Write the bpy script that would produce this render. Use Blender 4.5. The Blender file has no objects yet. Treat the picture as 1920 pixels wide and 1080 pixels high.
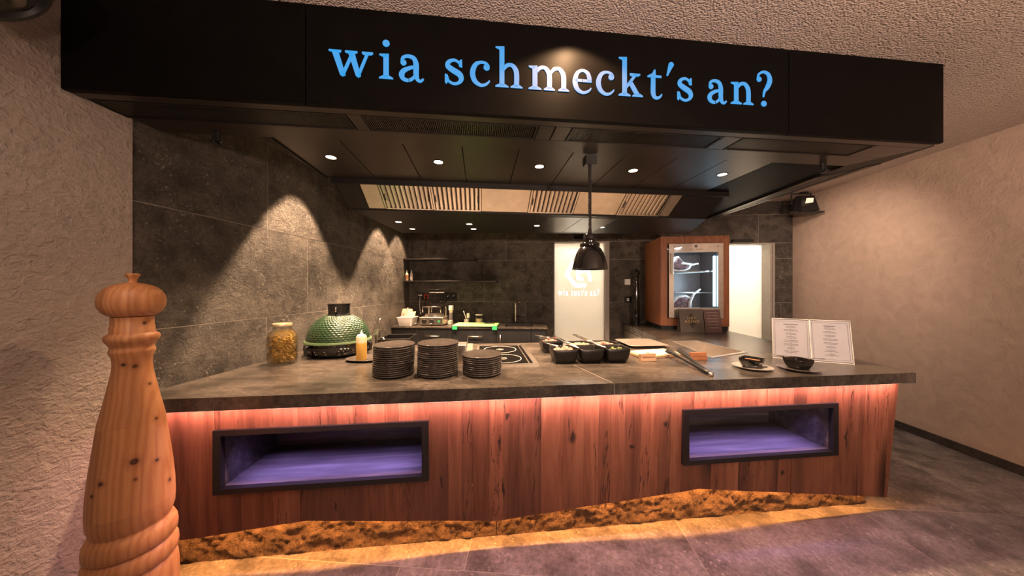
import bpy, math, random
from mathutils import Vector, Matrix
random.seed(7)
R = math.radians
scene = bpy.context.scene
COL = scene.collection

# ------------------------------------------------------------------ camera, world, exposure
EYE = 1.45                                   # eye height
cam = bpy.data.cameras.new('camera')
cam.sensor_width = 36.0
cam.lens = 10.5
cam.clip_start = 0.02
camo = bpy.data.objects.new('camera', cam)
COL.objects.link(camo)
camo.location = (0, 0, EYE)
camo.rotation_euler = (R(90), 0, R(4.08))
scene.camera = camo
vs = scene.view_settings
vs.view_transform = 'Standard'
vs.look = 'None'
vs.exposure = 0.0
vs.gamma = 1.0
vs.use_curve_mapping = False

world = bpy.data.worlds.new('world')
scene.world = world
world.use_nodes = True
bgn = world.node_tree.nodes['Background']
bgn.inputs[0].default_value = (1.0, 0.70, 0.58, 1)
bgn.inputs[1].default_value = 0.11

SK = R(10.2)                                 # the bar and the hood stand skewed in the room
CS, SN = math.cos(SK), math.sin(SK)
def sk(x, y):                                # bar coordinates -> room coordinates
    return (x * CS - y * SN, x * SN + y * CS)
def unsk(x, y):
    return (x * CS + y * SN, -x * SN + y * CS)

WARM = (1.0, 0.635, 0.38)
WARM2 = (1.0, 0.69, 0.52)
def light(name, kind, loc, power, color, target=None, **kw):
    d = bpy.data.lights.new(name, kind)
    d.energy = power
    d.color = color
    for k, v in kw.items():
        setattr(d, k, v)
    o = bpy.data.objects.new(name, d)
    COL.objects.link(o)
    o.location = loc
    if target is not None:
        o.rotation_euler = (Vector(target) - Vector(loc)).to_track_quat('-Z', 'Y').to_euler()
    return o

# added spots without fixtures that brighten the walls and the floor
for i, (x, y, tx, ty, tz, p, a) in enumerate([
        (-0.75, -0.5, -1.9, 0.6, 0.9, 38, 95),
        (-0.95, 0.35, -1.95, 0.9, 0.3, 17, 90),
        (2.6, 0.8, 3.7, 2.9, 1.2, 75, 100),
        (2.5, -0.4, 3.7, 1.4, 1.2, 40, 100),
        (0.9, -0.3, 1.2, 0.7, 0.0, 42, 90),
        (2.55, 3.05, 3.77, 4.15, 1.25, 85, 95)]):
    light('fill_spot', 'SPOT', (x, y, 2.66), p, WARM2, (tx, ty, tz), spot_size=R(a), spot_blend=0.9, shadow_soft_size=0.06)
# added fill lamps behind the viewer, aimed up to brighten the ceiling
for x, y, tx, ty, p in ((-.3, -1.4, .3, .6, 185), (1.6, -1.2, 1.4, .8, 290)):
    light('ceiling_fill', 'SPOT', (x, y, 1.7), p, WARM2, (tx, ty, 2.72), spot_size=R(120), spot_blend=.9, shadow_soft_size=.1)
# ceiling spots in the gap between hood and stone wall
for y, p in ((2.33, 400), (3.66, 290), (4.18, 220)):
    light('wall_washer', 'SPOT', (-1.672, y, 2.68), p, WARM, (-1.69, y, 0), spot_size=R(61), spot_blend=.22, shadow_soft_size=.02)
# spot just in front of the fascia that grazes the lettering
sx, sy = sk(0.45, 1.265)
light('fascia_spot', 'SPOT', (sx, sy, 2.69), 42, (1.0, 0.58, 0.30), (sx - 0.01, sy + 0.05, 0), spot_size=R(130), spot_blend=0.25, shadow_soft_size=0.02)

# ------------------------------------------------------------------ mesh helpers
class MB:
    def __init__(self):
        self.v = []; self.f = []
    def add(self, vs, fs):
        n = len(self.v)
        self.v += [tuple(p) for p in vs]
        self.f += [tuple(n + i for i in q) for q in fs]
        return self
    def box(self, x0, x1, y0, y1, z0, z1):
        vs = [(x, y, z) for z in (z0, z1) for y in (y0, y1) for x in (x0, x1)]
        return self.add(vs, [(0, 2, 3, 1), (4, 5, 7, 6), (0, 1, 5, 4), (2, 6, 7, 3), (0, 4, 6, 2), (1, 3, 7, 5)])
    def bbox(self, x0, x1, y0, y1, z0, z1, b=0.004):      # box with chamfered vertical and top edges
        def ring(i, z): return [(x0 + i + b, y0 + i, z), (x1 - i - b, y0 + i, z), (x1 - i, y0 + i + b, z), (x1 - i, y1 - i - b, z),
                                (x1 - i - b, y1 - i, z), (x0 + i + b, y1 - i, z), (x0 + i, y1 - i - b, z), (x0 + i, y0 + i + b, z)]
        return self.rings([ring(b * .7, z0), ring(0, z0 + b * .7), ring(0, z1 - b * .7), ring(b * .7, z1)])
    def rings(self, rs, cap=True, closed=True):
        n = len(rs[0]); vs = [p for r in rs for p in r]; fs = []
        for i in range(len(rs) - 1):
            for j in range(n if closed else n - 1):
                k = (j + 1) % n
                fs.append((i * n + j, i * n + k, (i + 1) * n + k, (i + 1) * n + j))
        if cap:
            fs.append(tuple(reversed(range(n)))); fs.append(tuple((len(rs) - 1) * n + j for j in range(n)))
        return self.add(vs, fs)
    def prism(self, poly, z0, z1):                        # poly: ccw list of (x,y)
        return self.rings([[(x, y, z0) for x, y in poly], [(x, y, z1) for x, y in poly]])
    def prism_y(self, poly, y0, y1):                      # poly in x,z
        return self.rings([[(x, y1, z) for x, z in poly], [(x, y0, z) for x, z in poly]])
    def prism_x(self, poly, x0, x1):                      # poly in y,z
        return self.rings([[(x0, y, z) for y, z in poly], [(x1, y, z) for y, z in poly]])
    def lathe(self, prof, n=32, cx=0, cy=0, cap=False, a0=0.0):
        rs = []
        for r, z in prof:
            r = max(r, 1e-4)
            rs.append([(cx + r * math.cos(a0 + 2 * math.pi * j / n), cy + r * math.sin(a0 + 2 * math.pi * j / n), z) for j in range(n)])
        return self.rings(rs, cap)
    def cyl(self, p0, p1, r0, r1=None, n=12):
        r1 = r0 if r1 is None else r1
        return self.tube([p0, p1], [r0, r1], n)
    def tube(self, pts, r, n=8):
        pts = [Vector(p) for p in pts]
        if not isinstance(r, (list, tuple)): r = [r] * len(pts)
        rs = []; ref = None
        for i, p in enumerate(pts):
            t = (pts[min(i + 1, len(pts) - 1)] - pts[max(i - 1, 0)]).normalized()
            if ref is None: ref = Vector((0, 0, 1)) if abs(t.z) < .9 else Vector((1, 0, 0))
            a = t.cross(ref).normalized(); b = a.cross(t).normalized(); ref = b
            rs.append([p + (a * math.cos(2 * math.pi * j / n) - b * math.sin(2 * math.pi * j / n)) * r[i] for j in range(n)])
        return self.rings(rs)
    def sphere(self, c, r, n=12, m=8, sz=1.0):
        rs = []
        for i in range(m + 1):
            a = -math.pi / 2 + math.pi * i / m
            rr = max(1e-4, r * math.cos(a))
            rs.append([(c[0] + rr * math.cos(2 * math.pi * j / n), c[1] + rr * math.sin(2 * math.pi * j / n), c[2] + r * sz * math.sin(a)) for j in range(n)])
        return self.rings(rs)
    def mesh(self, name):
        m = bpy.data.meshes.new(name)
        m.from_pydata(self.v, [], self.f)
        m.validate(); m.update()
        return m
    def build(self, name, mat, parent=None, smooth=False, loc=None, rz=0.0):
        m = self.mesh(name)
        m.materials.append(mat)
        if smooth is True:
            m.polygons.foreach_set('use_smooth', [True] * len(m.polygons))
        elif smooth:
            m.polygons.foreach_set('use_smooth', [True] * len(m.polygons))
            m.set_sharp_from_angle(angle=R(smooth))
        o = bpy.data.objects.new(name, m)
        COL.objects.link(o)
        if parent is not None: o.parent = parent
        if loc is not None: o.location = loc
        o.rotation_euler = (0, 0, rz)
        return o

def thing(name, label, cat, loc=(0, 0, 0), rz=0.0, group=None):
    o = bpy.data.objects.new(name, None)
    COL.objects.link(o)
    o.empty_display_size = 0.05
    o.location = loc
    o.rotation_euler = (0, 0, rz)
    return tag(o, label, cat, group)
def tag(o, label, cat, group=None, kind=None):
    o['label'] = label
    o['category'] = cat
    if group: o['group'] = group
    if kind: o['kind'] = kind
    return o
def struct(o, label=None):
    o['kind'] = 'structure'
    if label: o['label'] = label
    return o
def share(name, src, parent, loc=(0, 0, 0), rz=0.0):      # another piece with the same mesh
    o = bpy.data.objects.new(name, src.data)
    COL.objects.link(o); o.parent = parent; o.location = loc; o.rotation_euler = (0, 0, rz)
    return o
def copy_tree(o, parent=None):
    c = o.copy(); COL.objects.link(c); c.parent = parent
    for ch in o.children: copy_tree(ch, c)
    return c

# ------------------------------------------------------------------ materials
class NT:
    def __init__(self, name):
        self.m = bpy.data.materials.new(name); self.m.use_nodes = True
        self.t = self.m.node_tree; self.b = self.t.nodes['Principled BSDF']
        self.out = self.t.nodes['Material Output']
    def n(self, kind, **kw):
        o = self.t.nodes.new('ShaderNode' + kind)
        for k, v in kw.items(): setattr(o, k, v)
        return o
    def l(self, a, b): self.t.links.new(a, b)
    def coord(self, stretch=(1, 1, 1), rand=0.0, space='Object'):
        tc = self.n('TexCoord'); src = tc.outputs[space]
        if rand:
            oi = self.n('ObjectInfo'); mu = self.n('Math', operation='MULTIPLY'); mu.inputs[1].default_value = rand
            self.l(oi.outputs['Random'], mu.inputs[0])
            ad = self.n('VectorMath', operation='ADD'); self.l(src, ad.inputs[0]); self.l(mu.outputs[0], ad.inputs[1]); src = ad.outputs[0]
        mp = self.n('Mapping'); mp.inputs['Scale'].default_value = stretch
        self.l(src, mp.inputs[0])
        return mp.outputs[0]
    def noise(self, vec, scale, detail=4, rough=.55, dist=0.0):
        t = self.n('TexNoise'); t.inputs['Scale'].default_value = scale; t.inputs['Detail'].default_value = detail
        t.inputs['Roughness'].default_value = rough; t.inputs['Distortion'].default_value = dist
        self.l(vec, t.inputs['Vector']); return t.outputs[0]
    def voro(self, vec, scale, feature='F1', out='Distance', rand=1.0):
        t = self.n('TexVoronoi', feature=feature); t.inputs['Scale'].default_value = scale; t.inputs['Randomness'].default_value = rand
        self.l(vec, t.inputs['Vector']); return t.outputs[out]
    def ramp(self, fac, stops, interp='LINEAR'):
        r = self.n('ValToRGB'); r.color_ramp.interpolation = interp
        e = r.color_ramp.elements
        while len(e) < len(stops): e.new(.5)
        for i, (p, c) in enumerate(stops):
            e[i].position = p; e[i].color = (*c, 1) if len(c) == 3 else c
        self.l(fac, r.inputs[0]); return r.outputs[0]
    def mix(self, fac, a, b, blend='MIX'):
        m = self.n('Mix', data_type='RGBA', blend_type=blend)
        for s, k in ((fac, 0), (a, 6), (b, 7)):
            if isinstance(s, (int, float)): m.inputs[k].default_value = s
            elif isinstance(s, tuple): m.inputs[k].default_value = (*s, 1)
            else: self.l(s, m.inputs[k])
        return m.outputs[2]
    def math(self, op, a, b=None):
        m = self.n('Math', operation=op)
        for s, k in ((a, 0), (b, 1)):
            if s is None: continue
            if isinstance(s, (int, float)): m.inputs[k].default_value = s
            else: self.l(s, m.inputs[k])
        return m.outputs[0]
    def bump(self, h, strength=.3, dist=.01):
        b = self.n('Bump'); b.inputs['Strength'].default_value = strength; b.inputs['Distance'].default_value = dist
        self.l(h, b.inputs['Height']); self.l(b.outputs[0], self.b.inputs['Normal'])
    def set(self, **kw):
        for k, v in kw.items():
            s = self.b.inputs[k]
            if hasattr(v, 'is_output'): self.l(v, s)
            elif isinstance(v, tuple) and len(v) == 3: s.default_value = (*v, 1)
            else: s.default_value = v
        return self

def plain(name, col, rough=.5, metal=0.0, var=.12, vscale=18, bump=0.0, coat=0.0, spec=None):
    t = NT(name); c = t.coord()
    n = t.noise(c, vscale, 5)
    d = tuple(x * (1 - var) for x in col); e = tuple(min(1, x * (1 + var)) for x in col)
    t.set(**{'Base Color': t.ramp(n, [(.3, d), (.7, e)]), 'Roughness': rough, 'Metallic': metal, 'Coat Weight': coat})
    if spec is not None: t.set(**{'Specular IOR Level': spec})
    if bump: t.bump(t.noise(c, vscale * 4, 6), bump, .004)
    return t.m

def stone(name, dark, mid, fleck, rough=.55, scale=1.0, fl=.60, bump=.25, clast=.5, rand=9.0, space='Object', stretch=(1, 1, 1)):
    t = NT(name); c = t.coord(stretch, rand, space)
    base = t.ramp(t.noise(c, 5 * scale, 9, .68), [(.32, dark), (.68, mid)])
    cl = t.ramp(t.voro(c, 9 * scale, 'SMOOTH_F1', 'Distance'), [(.18, (.35,) * 3), (.42, (1,) * 3)])
    base = t.mix(clast, base, cl, 'MULTIPLY')
    grit = t.ramp(t.noise(c, 60 * scale, 6, .7), [(.36, (.55,) * 3), (.64, (1.35,) * 3)])
    base = t.mix(.8, base, grit, 'MULTIPLY')
    fn = t.math('ADD', t.math('MULTIPLY', t.noise(c, 58 * scale, 3, .6, .4), .75), t.math('MULTIPLY', t.noise(c, 7 * scale, 2), .25))
    sp = t.math('MULTIPLY', t.ramp(fn, [(fl + .055, (0,) * 3), (fl + .10, (1,) * 3)]), .55)
    base = t.mix(sp, base, fleck)
    t.set(**{'Base Color': base, 'Roughness': rough})
    t.bump(t.math('ADD', t.noise(c, 17 * scale, 10, .74, .3), t.math('MULTIPLY', t.noise(c, 110 * scale, 3), .25)), min(1.0, bump), .02 if bump <= .5 else .035)
    return t.m

def wood(name, c1, c2, c3, rough=.5, along='Z', rand=31.0, knots=True, scale=1.0, bump=.15, crack=True, tint=.35, coat=0.0, spots=()):
    st = {'Z': (1, 1, .07), 'X': (.07, 1, 1), 'Y': (1, .07, 1)}[along]
    st2 = {'Z': (1, 1, .30), 'X': (.30, 1, 1), 'Y': (1, .30, 1)}[along]
    t = NT(name); c = t.coord(st, rand); k = t.coord(st2, rand)
    g = t.noise(c, 26 * scale, 7, .62, .6)
    fine = t.noise(c, 150 * scale, 3, .6)
    base = t.ramp(t.math('ADD', t.math('MULTIPLY', g, .8), t.math('MULTIPLY', fine, .2)), [(.33, c1), (.5, c2), (.68, c3)])
    if tint:
        oi = t.n('ObjectInfo'); tr = t.ramp(oi.outputs['Random'], [(0, (1 - tint,) * 3), (1, (1 + tint * .6, 1 + tint * .5, 1 + tint * .4))])
        base = t.mix(1.0, base, tr, 'MULTIPLY')
    if crack:
        cr = t.noise(c, 9 * scale, 5, .7, 1.2)
        line = t.ramp(t.math('ABSOLUTE', t.math('SUBTRACT', cr, .5)), [(0.0, (1,) * 3), (.012, (0,) * 3)])
        gate = t.ramp(t.noise(k, 3.3 * scale, 2), [(.50, (0,) * 3), (.56, (1,) * 3)])
        base = t.mix(t.math('MULTIPLY', line, gate), base, tuple(x * .12 for x in c1))
    if knots:
        kd = t.voro(k, 2.6 * scale)
        km = t.ramp(kd, [(.06, (1,) * 3), (.17, (0,) * 3)])
        base = t.mix(t.math('MULTIPLY', km, .92), base, tuple(x * .16 for x in c1))
    if spots:
        wob = t.coord((1, 1, .5)); tc2 = t.n('TexCoord')
        nz = t.n('TexNoise'); nz.inputs['Scale'].default_value = 22; t.l(wob, nz.inputs['Vector'])
        dv_ = t.n('VectorMath', operation='SCALE'); dv_.inputs['Scale'].default_value = .05; t.l(nz.outputs['Color'], dv_.inputs[0])
        pos_ = t.n('VectorMath', operation='ADD'); t.l(tc2.outputs['Object'], pos_.inputs[0]); t.l(dv_.outputs[0], pos_.inputs[1])
        for (x, z, rx, rz) in spots:
            mp = t.n('Mapping', vector_type='TEXTURE'); mp.inputs['Location'].default_value = (x + .025, 1.66 + .025, z + .025); mp.inputs['Scale'].default_value = (rx, .2, rz)
            t.l(pos_.outputs[0], mp.inputs[0])
            ln = t.n('VectorMath', operation='LENGTH'); t.l(mp.outputs[0], ln.inputs[0])
            base = t.mix(t.ramp(ln.outputs['Value'], [(.45, (.93,) * 3), (1.0, (0,) * 3)]), base, (.020, .011, .008))
    t.set(**{'Base Color': base, 'Roughness': rough, 'Coat Weight': coat})
    if bump: t.bump(t.math('ADD', g, t.math('MULTIPLY', fine, .4)), bump, .006)
    return t.m

def plaster(name, col, s1=34, s2=9, strength=.5, stretch=(1, 1, 1), dist=.02, grain=0):
    t = NT(name); c = t.coord(stretch)
    n1 = t.noise(c, s1, 6, .62); n2 = t.noise(c, s2, 3, .5, .8)
    d = tuple(x * .90 for x in col); e = tuple(min(1, x * 1.06) for x in col)
    t.set(**{'Base Color': t.ramp(n2, [(.3, d), (.7, e)]), 'Roughness': .92, 'Specular IOR Level': .15})
    h = t.math('ADD', t.math('MULTIPLY', n1, .6), n2)
    if grain: h = t.math('SUBTRACT', t.math('MULTIPLY', h, .35), t.voro(c, grain, 'SMOOTH_F1'))
    t.bump(h, strength, dist)
    return t.m

def emit(name, col, strength, base=(.8, .8, .8)):
    t = NT(name)
    n = t.noise(t.coord(), 6, 2)
    t.set(**{'Base Color': base, 'Roughness': .4, 'Emission Color': t.ramp(n, [(.3, tuple(x * .93 for x in col)), (.7, col)]), 'Emission Strength': strength})
    return t.m

def glass(name, col=(1, 1, 1), rough=.02, ior=1.45, alpha=None):
    t = NT(name)
    t.set(**{'Base Color': t.ramp(t.noise(t.coord(), 3, 1), [(0, tuple(x * .98 for x in col)), (1, col)]), 'Roughness': rough, 'Transmission Weight': 1.0, 'IOR': ior})
    return t.m

def thin_glass(name, col=(.95, .97, 1), amt=.12):           # thin pane: mostly transparent, a little mirror
    t = NT(name); t.t.nodes.remove(t.b)
    tr = t.n('BsdfTransparent'); tr.inputs[0].default_value = (*col, 1)
    gl = t.n('BsdfGlossy'); gl.inputs['Roughness'].default_value = .03
    fr = t.n('Fresnel'); fr.inputs[0].default_value = 1.45
    k = t.math('MULTIPLY', fr.outputs[0], amt * 8)
    mx = t.n('MixShader'); t.l(k, mx.inputs[0]); t.l(tr.outputs[0], mx.inputs[1]); t.l(gl.outputs[0], mx.inputs[2])
    t.l(mx.outputs[0], t.out.inputs[0])
    return t.m

def frosted(name, col):                                    # satin door glass: scatters what stands lit behind it
    t = NT(name); t.t.nodes.remove(t.b)
    df = t.n('BsdfDiffuse'); tl = t.n('BsdfTranslucent')
    cc = t.ramp(t.noise(t.coord(), 2, 2), [(.3, tuple(x * .97 for x in col)), (.7, col)])
    t.l(cc, df.inputs[0]); t.l(cc, tl.inputs[0])
    mx = t.n('MixShader'); mx.inputs[0].default_value = .55
    t.l(df.outputs[0], mx.inputs[1]); t.l(tl.outputs[0], mx.inputs[2]); t.l(mx.outputs[0], t.out.inputs[0])
    return t.m

M = {}
M['plaster_l'] = plaster('plaster_left', (.49, .425, .375), 75, 26, .9, (1, 1.0, 1.15), .02)
M['plaster_r'] = plaster('plaster_right', (.54, .42, .34), 48, 9, .40, (1, 1, 1), .02)
M['ceiling'] = plaster('ceiling_render', (.60, .51, .455), 170, 70, .75, (1, 1, 1), .018, 130)
M['stone'] = stone('wall_stone', (.050, .044, .039), (.165, .145, .122), (.50, .47, .42), .52, .95, .555, 1.0, .6)
M['grout'] = plain('grout', (.34, .31, .27), .9)
M['floor'] = stone('floor_stone', (.10, .088, .086), (.28, .25, .24), (.52, .48, .46), .40, .8, .560, .25, .65)
M['worktop'] = stone('worktop_stone', (.036, .031, .027), (.125, .104, .087), (.20, .17, .14), .25, .55, .74, .10, .55, 0.0, 'Object', (1, 2.2, 1))
M['rock'] = stone('rough_rock', (.12, .078, .054), (.24, .158, .108), (.50, .38, .28), .85, 1.5, .575, .9, .10)
M['rock_side'] = M['stone']
M['wood'] = wood('red_oak', (.135, .048, .026), (.235, .092, .050), (.33, .145, .080), .5, 'Z', 31, True, .62, .2, True, .32, 0.0, [(.150, .740, .018, .022), (.527, .595, .024, .045), (.880, .535, .016, .018), (1.084, .655, .016, .028), (.108, .595, .009, .050), (-.208, .390, .012, .050), (1.86, .310, .020, .026), (.130, .34, .010, .07), (.135, .79, .004, .06), (1.10, .60, .004, .12), (.50, .66, .005, .10), (-.06, .70, .004, .12), (.86, .62, .004, .06), (-.75, .30, .010, .03), (2.30, .50, .010, .10)])
M['niche_wood'] = wood('dark_oak', (.035, .028, .027), (.075, .062, .058), (.15, .128, .12), .5, 'X', 31, False, 1.0, .2, False, .1)
M['frame_black'] = plain('black_frame', (.009, .008, .008), .42, 0, .2, 60)
M['hood'] = plain('hood_black', (.011, .009, .0085), .46, .0, .15, 9, spec=.25)
M['fascia'] = plain('fascia_black', (.0042, .0036, .0034), .5, .0, .15, 9, spec=.06)
M['hood_in'] = plain('hood_inner', (.066, .056, .048), .34, .75, .12, 5)
M['hood_gap'] = plain('hood_gap', (.003, .003, .003), .8)
M['steel'] = plain('brushed_steel', (.66, .61, .55), .28, 1.0, .06, 40)
M['steel_sat'] = plain('satin_steel', (.62, .56, .49), .38, 1.0, .08, 14)
M['steel_soft'] = plain('soft_steel', (.52, .47, .42), .38, .82, .06, 20)
M['chrome'] = plain('chrome', (.80, .78, .75), .14, 1.0, .04)
M['black'] = plain('black_plastic', (.014, .014, .015), .38)
M['black_gloss'] = plain('black_glaze', (.010, .009, .009), .12, 0, .2, 8, coat=.5)
M['black_bowl'] = plain('black_bowl', (.006, .0055, .0055), .34)
M['black_matte'] = plain('black_matte', (.016, .015, .016), .62)
M['plate'] = plain('dark_stoneware', (.075, .064, .058), .22, 0, .35, 60, bump=.05)
M['plate_rim'] = M['plate']
M['cab_black'] = wood('black_oak', (.004, .004, .005), (.008, .008, .009), (.014, .014, .016), .45, 'Z', 31, False, 1.0, .1, False, .1)
M['white'] = plain('white_plastic', (.78, .76, .72), .4, 0, .03)
M['white_wall'] = plain('white_paint', (.85, .82, .76), .8, 0, .02)
M['jamb'] = plain('grey_jamb', (.33, .31, .27), .6, 0, .08)
M['satin_glass'] = frosted('satin_glass', (.86, .82, .76))
M['clear_print'] = frosted('clear_print', (.97, .96, .94))
M['sign'] = None
M['green'] = plain('green_glaze', (.022, .052, .024), .26, 0, .2, 12, coat=.2)
M['green_band'] = plain('green_band', (.070, .115, .055), .35, 0, .1)
M['board'] = plain('green_board', (.40, .74, .26), .5, 0, .06)
M['clip_green'] = plain('green_clip', (.03, .36, .13), .4)
M['glass'] = thin_glass('clear_glass', (.97, .97, .96), .05)
M['ager_glass'] = thin_glass('ager_glass', (.93, .96, 1), .06)
M['acrylic'] = thin_glass('acrylic', (.97, .97, .97), .10)
M['oil'] = plain('yellow_oil', (.78, .47, .10), .35, 0, .06)
M['bottle'] = plain('clear_squeeze', (.80, .68, .46), .35, 0, .05)
M['pickle'] = plain('pickle', (.42, .27, .08), .4, 0, .9, 45, bump=.2)
def cloudy(name, col, amt):
    t = NT(name); t.t.nodes.remove(t.b)
    tr = t.n('BsdfTransparent'); df = t.n('BsdfTranslucent'); d2_ = t.n('BsdfDiffuse')
    cc = t.ramp(t.noise(t.coord(), 20, 3), [(.3, tuple(x * .85 for x in col)), (.7, col)])
    for k in (df, d2_): t.l(cc, k.inputs[0])
    m0 = t.n('MixShader'); t.l(df.outputs[0], m0.inputs[1]); t.l(d2_.outputs[0], m0.inputs[2])
    mx = t.n('MixShader'); mx.inputs[0].default_value = amt
    t.l(tr.outputs[0], mx.inputs[1]); t.l(m0.outputs[0], mx.inputs[2]); t.l(mx.outputs[0], t.out.inputs[0])
    return t.m
M['brine'] = cloudy('brine', (.80, .52, .12), .26)
M['chicken'] = plain('pale_meat', (.44, .22, .16), .5, 0, .25, 40)
M['pink'] = plain('pink_meat', (.42, .15, .11), .5, 0, .3, 40)
M['pasta'] = plain('pale_cubes', (.46, .38, .22), .5, 0, .2, 40)
M['herb'] = plain('green_leaf', (.12, .16, .04), .5, 0, .3, 40)
M['sauce'] = plain('brown_sauce', (.42, .20, .10), .4, 0, .3, 40)
M['paper'] = plain('paper', (.86, .84, .88), .6, 0, .03)
M['print_grey'] = plain('print_grey', (.16, .14, .15), .7)
M['gold'] = plain('gold_print', (.62, .46, .20), .4, .6)
M['leaflet'] = plain('brown_card', (.10, .082, .068), .5)
M['leaflet2'] = plain('plum_card', (.12, .068, .06), .5)
M['pale_wood'] = wood('pale_wood', (.28, .165, .095), (.38, .24, .145), (.46, .31, .20), .5, 'X', 31, False, 1.2, .1, False, .1)
M['copper_wood'] = wood('copper_wood', (.27, .10, .045), (.37, .155, .072), (.44, .20, .10), .4, 'X', 31, False, 1.2, .1, False, .1)
M['ager_wood'] = wood('ager_wood', (.17, .056, .022), (.27, .10, .041), (.36, .145, .062), .42, 'Z', 31, False, .9, .08, False, .12)
M['red'] = plain('red_plastic', (.62, .05, .03), .4)
M['wax'] = plain('wax_paper', (.52, .49, .42), .6, 0, .1)
M['meat'] = plain('aged_meat', (.16, .085, .085), .5, 0, .9, 34, bump=.4)
M['fat'] = plain('pale_fat', (.74, .68, .62), .5, 0, .2, 22, bump=.3)
M['bread'] = plain('bag', (.60, .44, .32), .3, 0, .3, 22)
M['spec'] = plain('salt', (.70, .66, .60), .6)

def pine():
    t = NT('pine'); tc = t.n('TexCoord'); P = tc.outputs['Object']
    mp = t.n('Mapping'); mp.inputs['Location'].default_value = (.31, .22, 0); mp.inputs['Scale'].default_value = (1, 1, .10); t.l(P, mp.inputs[0])
    w = t.n('TexWave', wave_type='RINGS', rings_direction='Z'); w.inputs['Scale'].default_value = 17; w.inputs['Distortion'].default_value = 5.0
    w.inputs['Detail'].default_value = 3; w.inputs['Detail Scale'].default_value = 1.6; t.l(mp.outputs[0], w.inputs['Vector'])
    st = t.coord((1, 1, .06)); g = t.noise(st, 40, 5)
    base = t.ramp(w.outputs['Fac'], [(.05, (.47, .21, .09)), (.5, (.53, .255, .115)), (.95, (.56, .28, .13))])
    base = t.mix(.5, base, t.ramp(g, [(.3, (.72, .66, .6)), (.7, (1.05, 1.03, 1.0))]), 'MULTIPLY')
    # glued staves: each sector of the turned blank has its own tone
    sep = t.n('SeparateXYZ'); t.l(P, sep.inputs[0])
    ang = t.math('ARCTAN2', sep.outputs[1], sep.outputs[0])
    lvl = t.math('FLOOR', t.math('MULTIPLY', sep.outputs[2], 3.2))
    cell = t.math('FLOOR', t.math('MULTIPLY', t.math('ADD', ang, t.math('MULTIPLY', lvl, .37)), 1.35))
    wn = t.n('TexWhiteNoise', noise_dimensions='2D'); cb = t.n('CombineXYZ'); t.l(cell, cb.inputs[0]); t.l(lvl, cb.inputs[1]); t.l(cb.outputs[0], wn.inputs['Vector'])
    base = t.mix(.8, base, t.ramp(wn.outputs['Value'], [(0, (.78, .70, .62)), (1, (1.12, 1.1, 1.06))]), 'MULTIPLY')
    for (x, y, z, r) in KNOTS:
        d = t.n('VectorMath', operation='DISTANCE'); t.l(P, d.inputs[0]); d.inputs[1].default_value = (x, y, z)
        nz = t.math('ADD', d.outputs['Value'], t.math('MULTIPLY', t.math('SUBTRACT', t.noise(P, 60, 2), .5), r * .8))
        base = t.mix(t.ramp(nz, [(r * .6, (.45,) * 3), (r * 2.6, (0,) * 3)]), base, (.22, .075, .030))
        base = t.mix(t.ramp(nz, [(r * .30, (.75,) * 3), (r * .55, (1,) * 3), (r * .95, (0,) * 3)]), base, (.022, .007, .004))
    t.set(**{'Base Color': base, 'Roughness': .5, 'Coat Weight': .1})
    return t.m

# the lettering glows blue
t_ = NT('sign_letter')
t_.set(**{'Base Color': t_.ramp(t_.noise(t_.coord(), 4, 1), [(0, (.06, .06, .065)), (1, (.075, .075, .08))]), 'Roughness': .45, 'Emission Color': (.0, .36, .85), 'Emission Strength': .90})
M['sign'] = t_.m
M['lamp_disc'] = emit('lamp_disc', (1, .78, .55), 6.0)
M['led_blue'] = emit('led_blue', (.40, .78, 1.0), 7.0)

# ------------------------------------------------------------------ the room
XL, XR, YB, ZC, YF = -1.958, 3.77, 4.63, 2.72, -2.6
GAP = .0045
def rect_sub(r, h):                                        # r minus h -> list of rects (a0,a1,z0,z1)
    a0, a1, z0, z1 = r; b0, b1, w0, w1 = h
    if b1 <= a0 or b0 >= a1 or w1 <= z0 or w0 >= z1: return [r]
    out = []
    if z1 > w1: out.append((a0, a1, w1, z1))
    if z0 < w0: out.append((a0, a1, z0, w0))
    c0, c1 = max(z0, w0), min(z1, w1)
    if a0 < b0: out.append((a0, b0, c0, c1))
    if a1 > b1: out.append((b1, a1, c0, c1))
    return [q for q in out if q[1] - q[0] > .01 and q[3] - q[2] > .01]

floor_o = struct(MB().box(XL - .2, XR + .2, YF, YB + 1.6, -.06, -.0008).build('floor', M['grout']))
rows = [(-2.21 + .62 * k) for k in range(12)]
for k, y0 in enumerate(rows):
    off = (-.355 if k % 2 == 0 else -1.31 + .62) 
    x = off - 1.24 * 3
    while x < XR + .2:
        a, b = max(x, XL), min(x + 1.24, XR); c, d = max(y0, YF), min(y0 + .62, YB)
        if b - a > .02 and d - c > .02:
            MB().box(a + GAP / 2, b - GAP / 2, c + GAP / 2, d - GAP / 2, -.0008, 0).build('floor_tile', M['floor'], floor_o)
        x += 1.24
ceil_o = struct(MB().box(XL - .2, XR + .2, YF, YB + .2, ZC, ZC + .1).build('ceiling', M['ceiling']))

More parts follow.
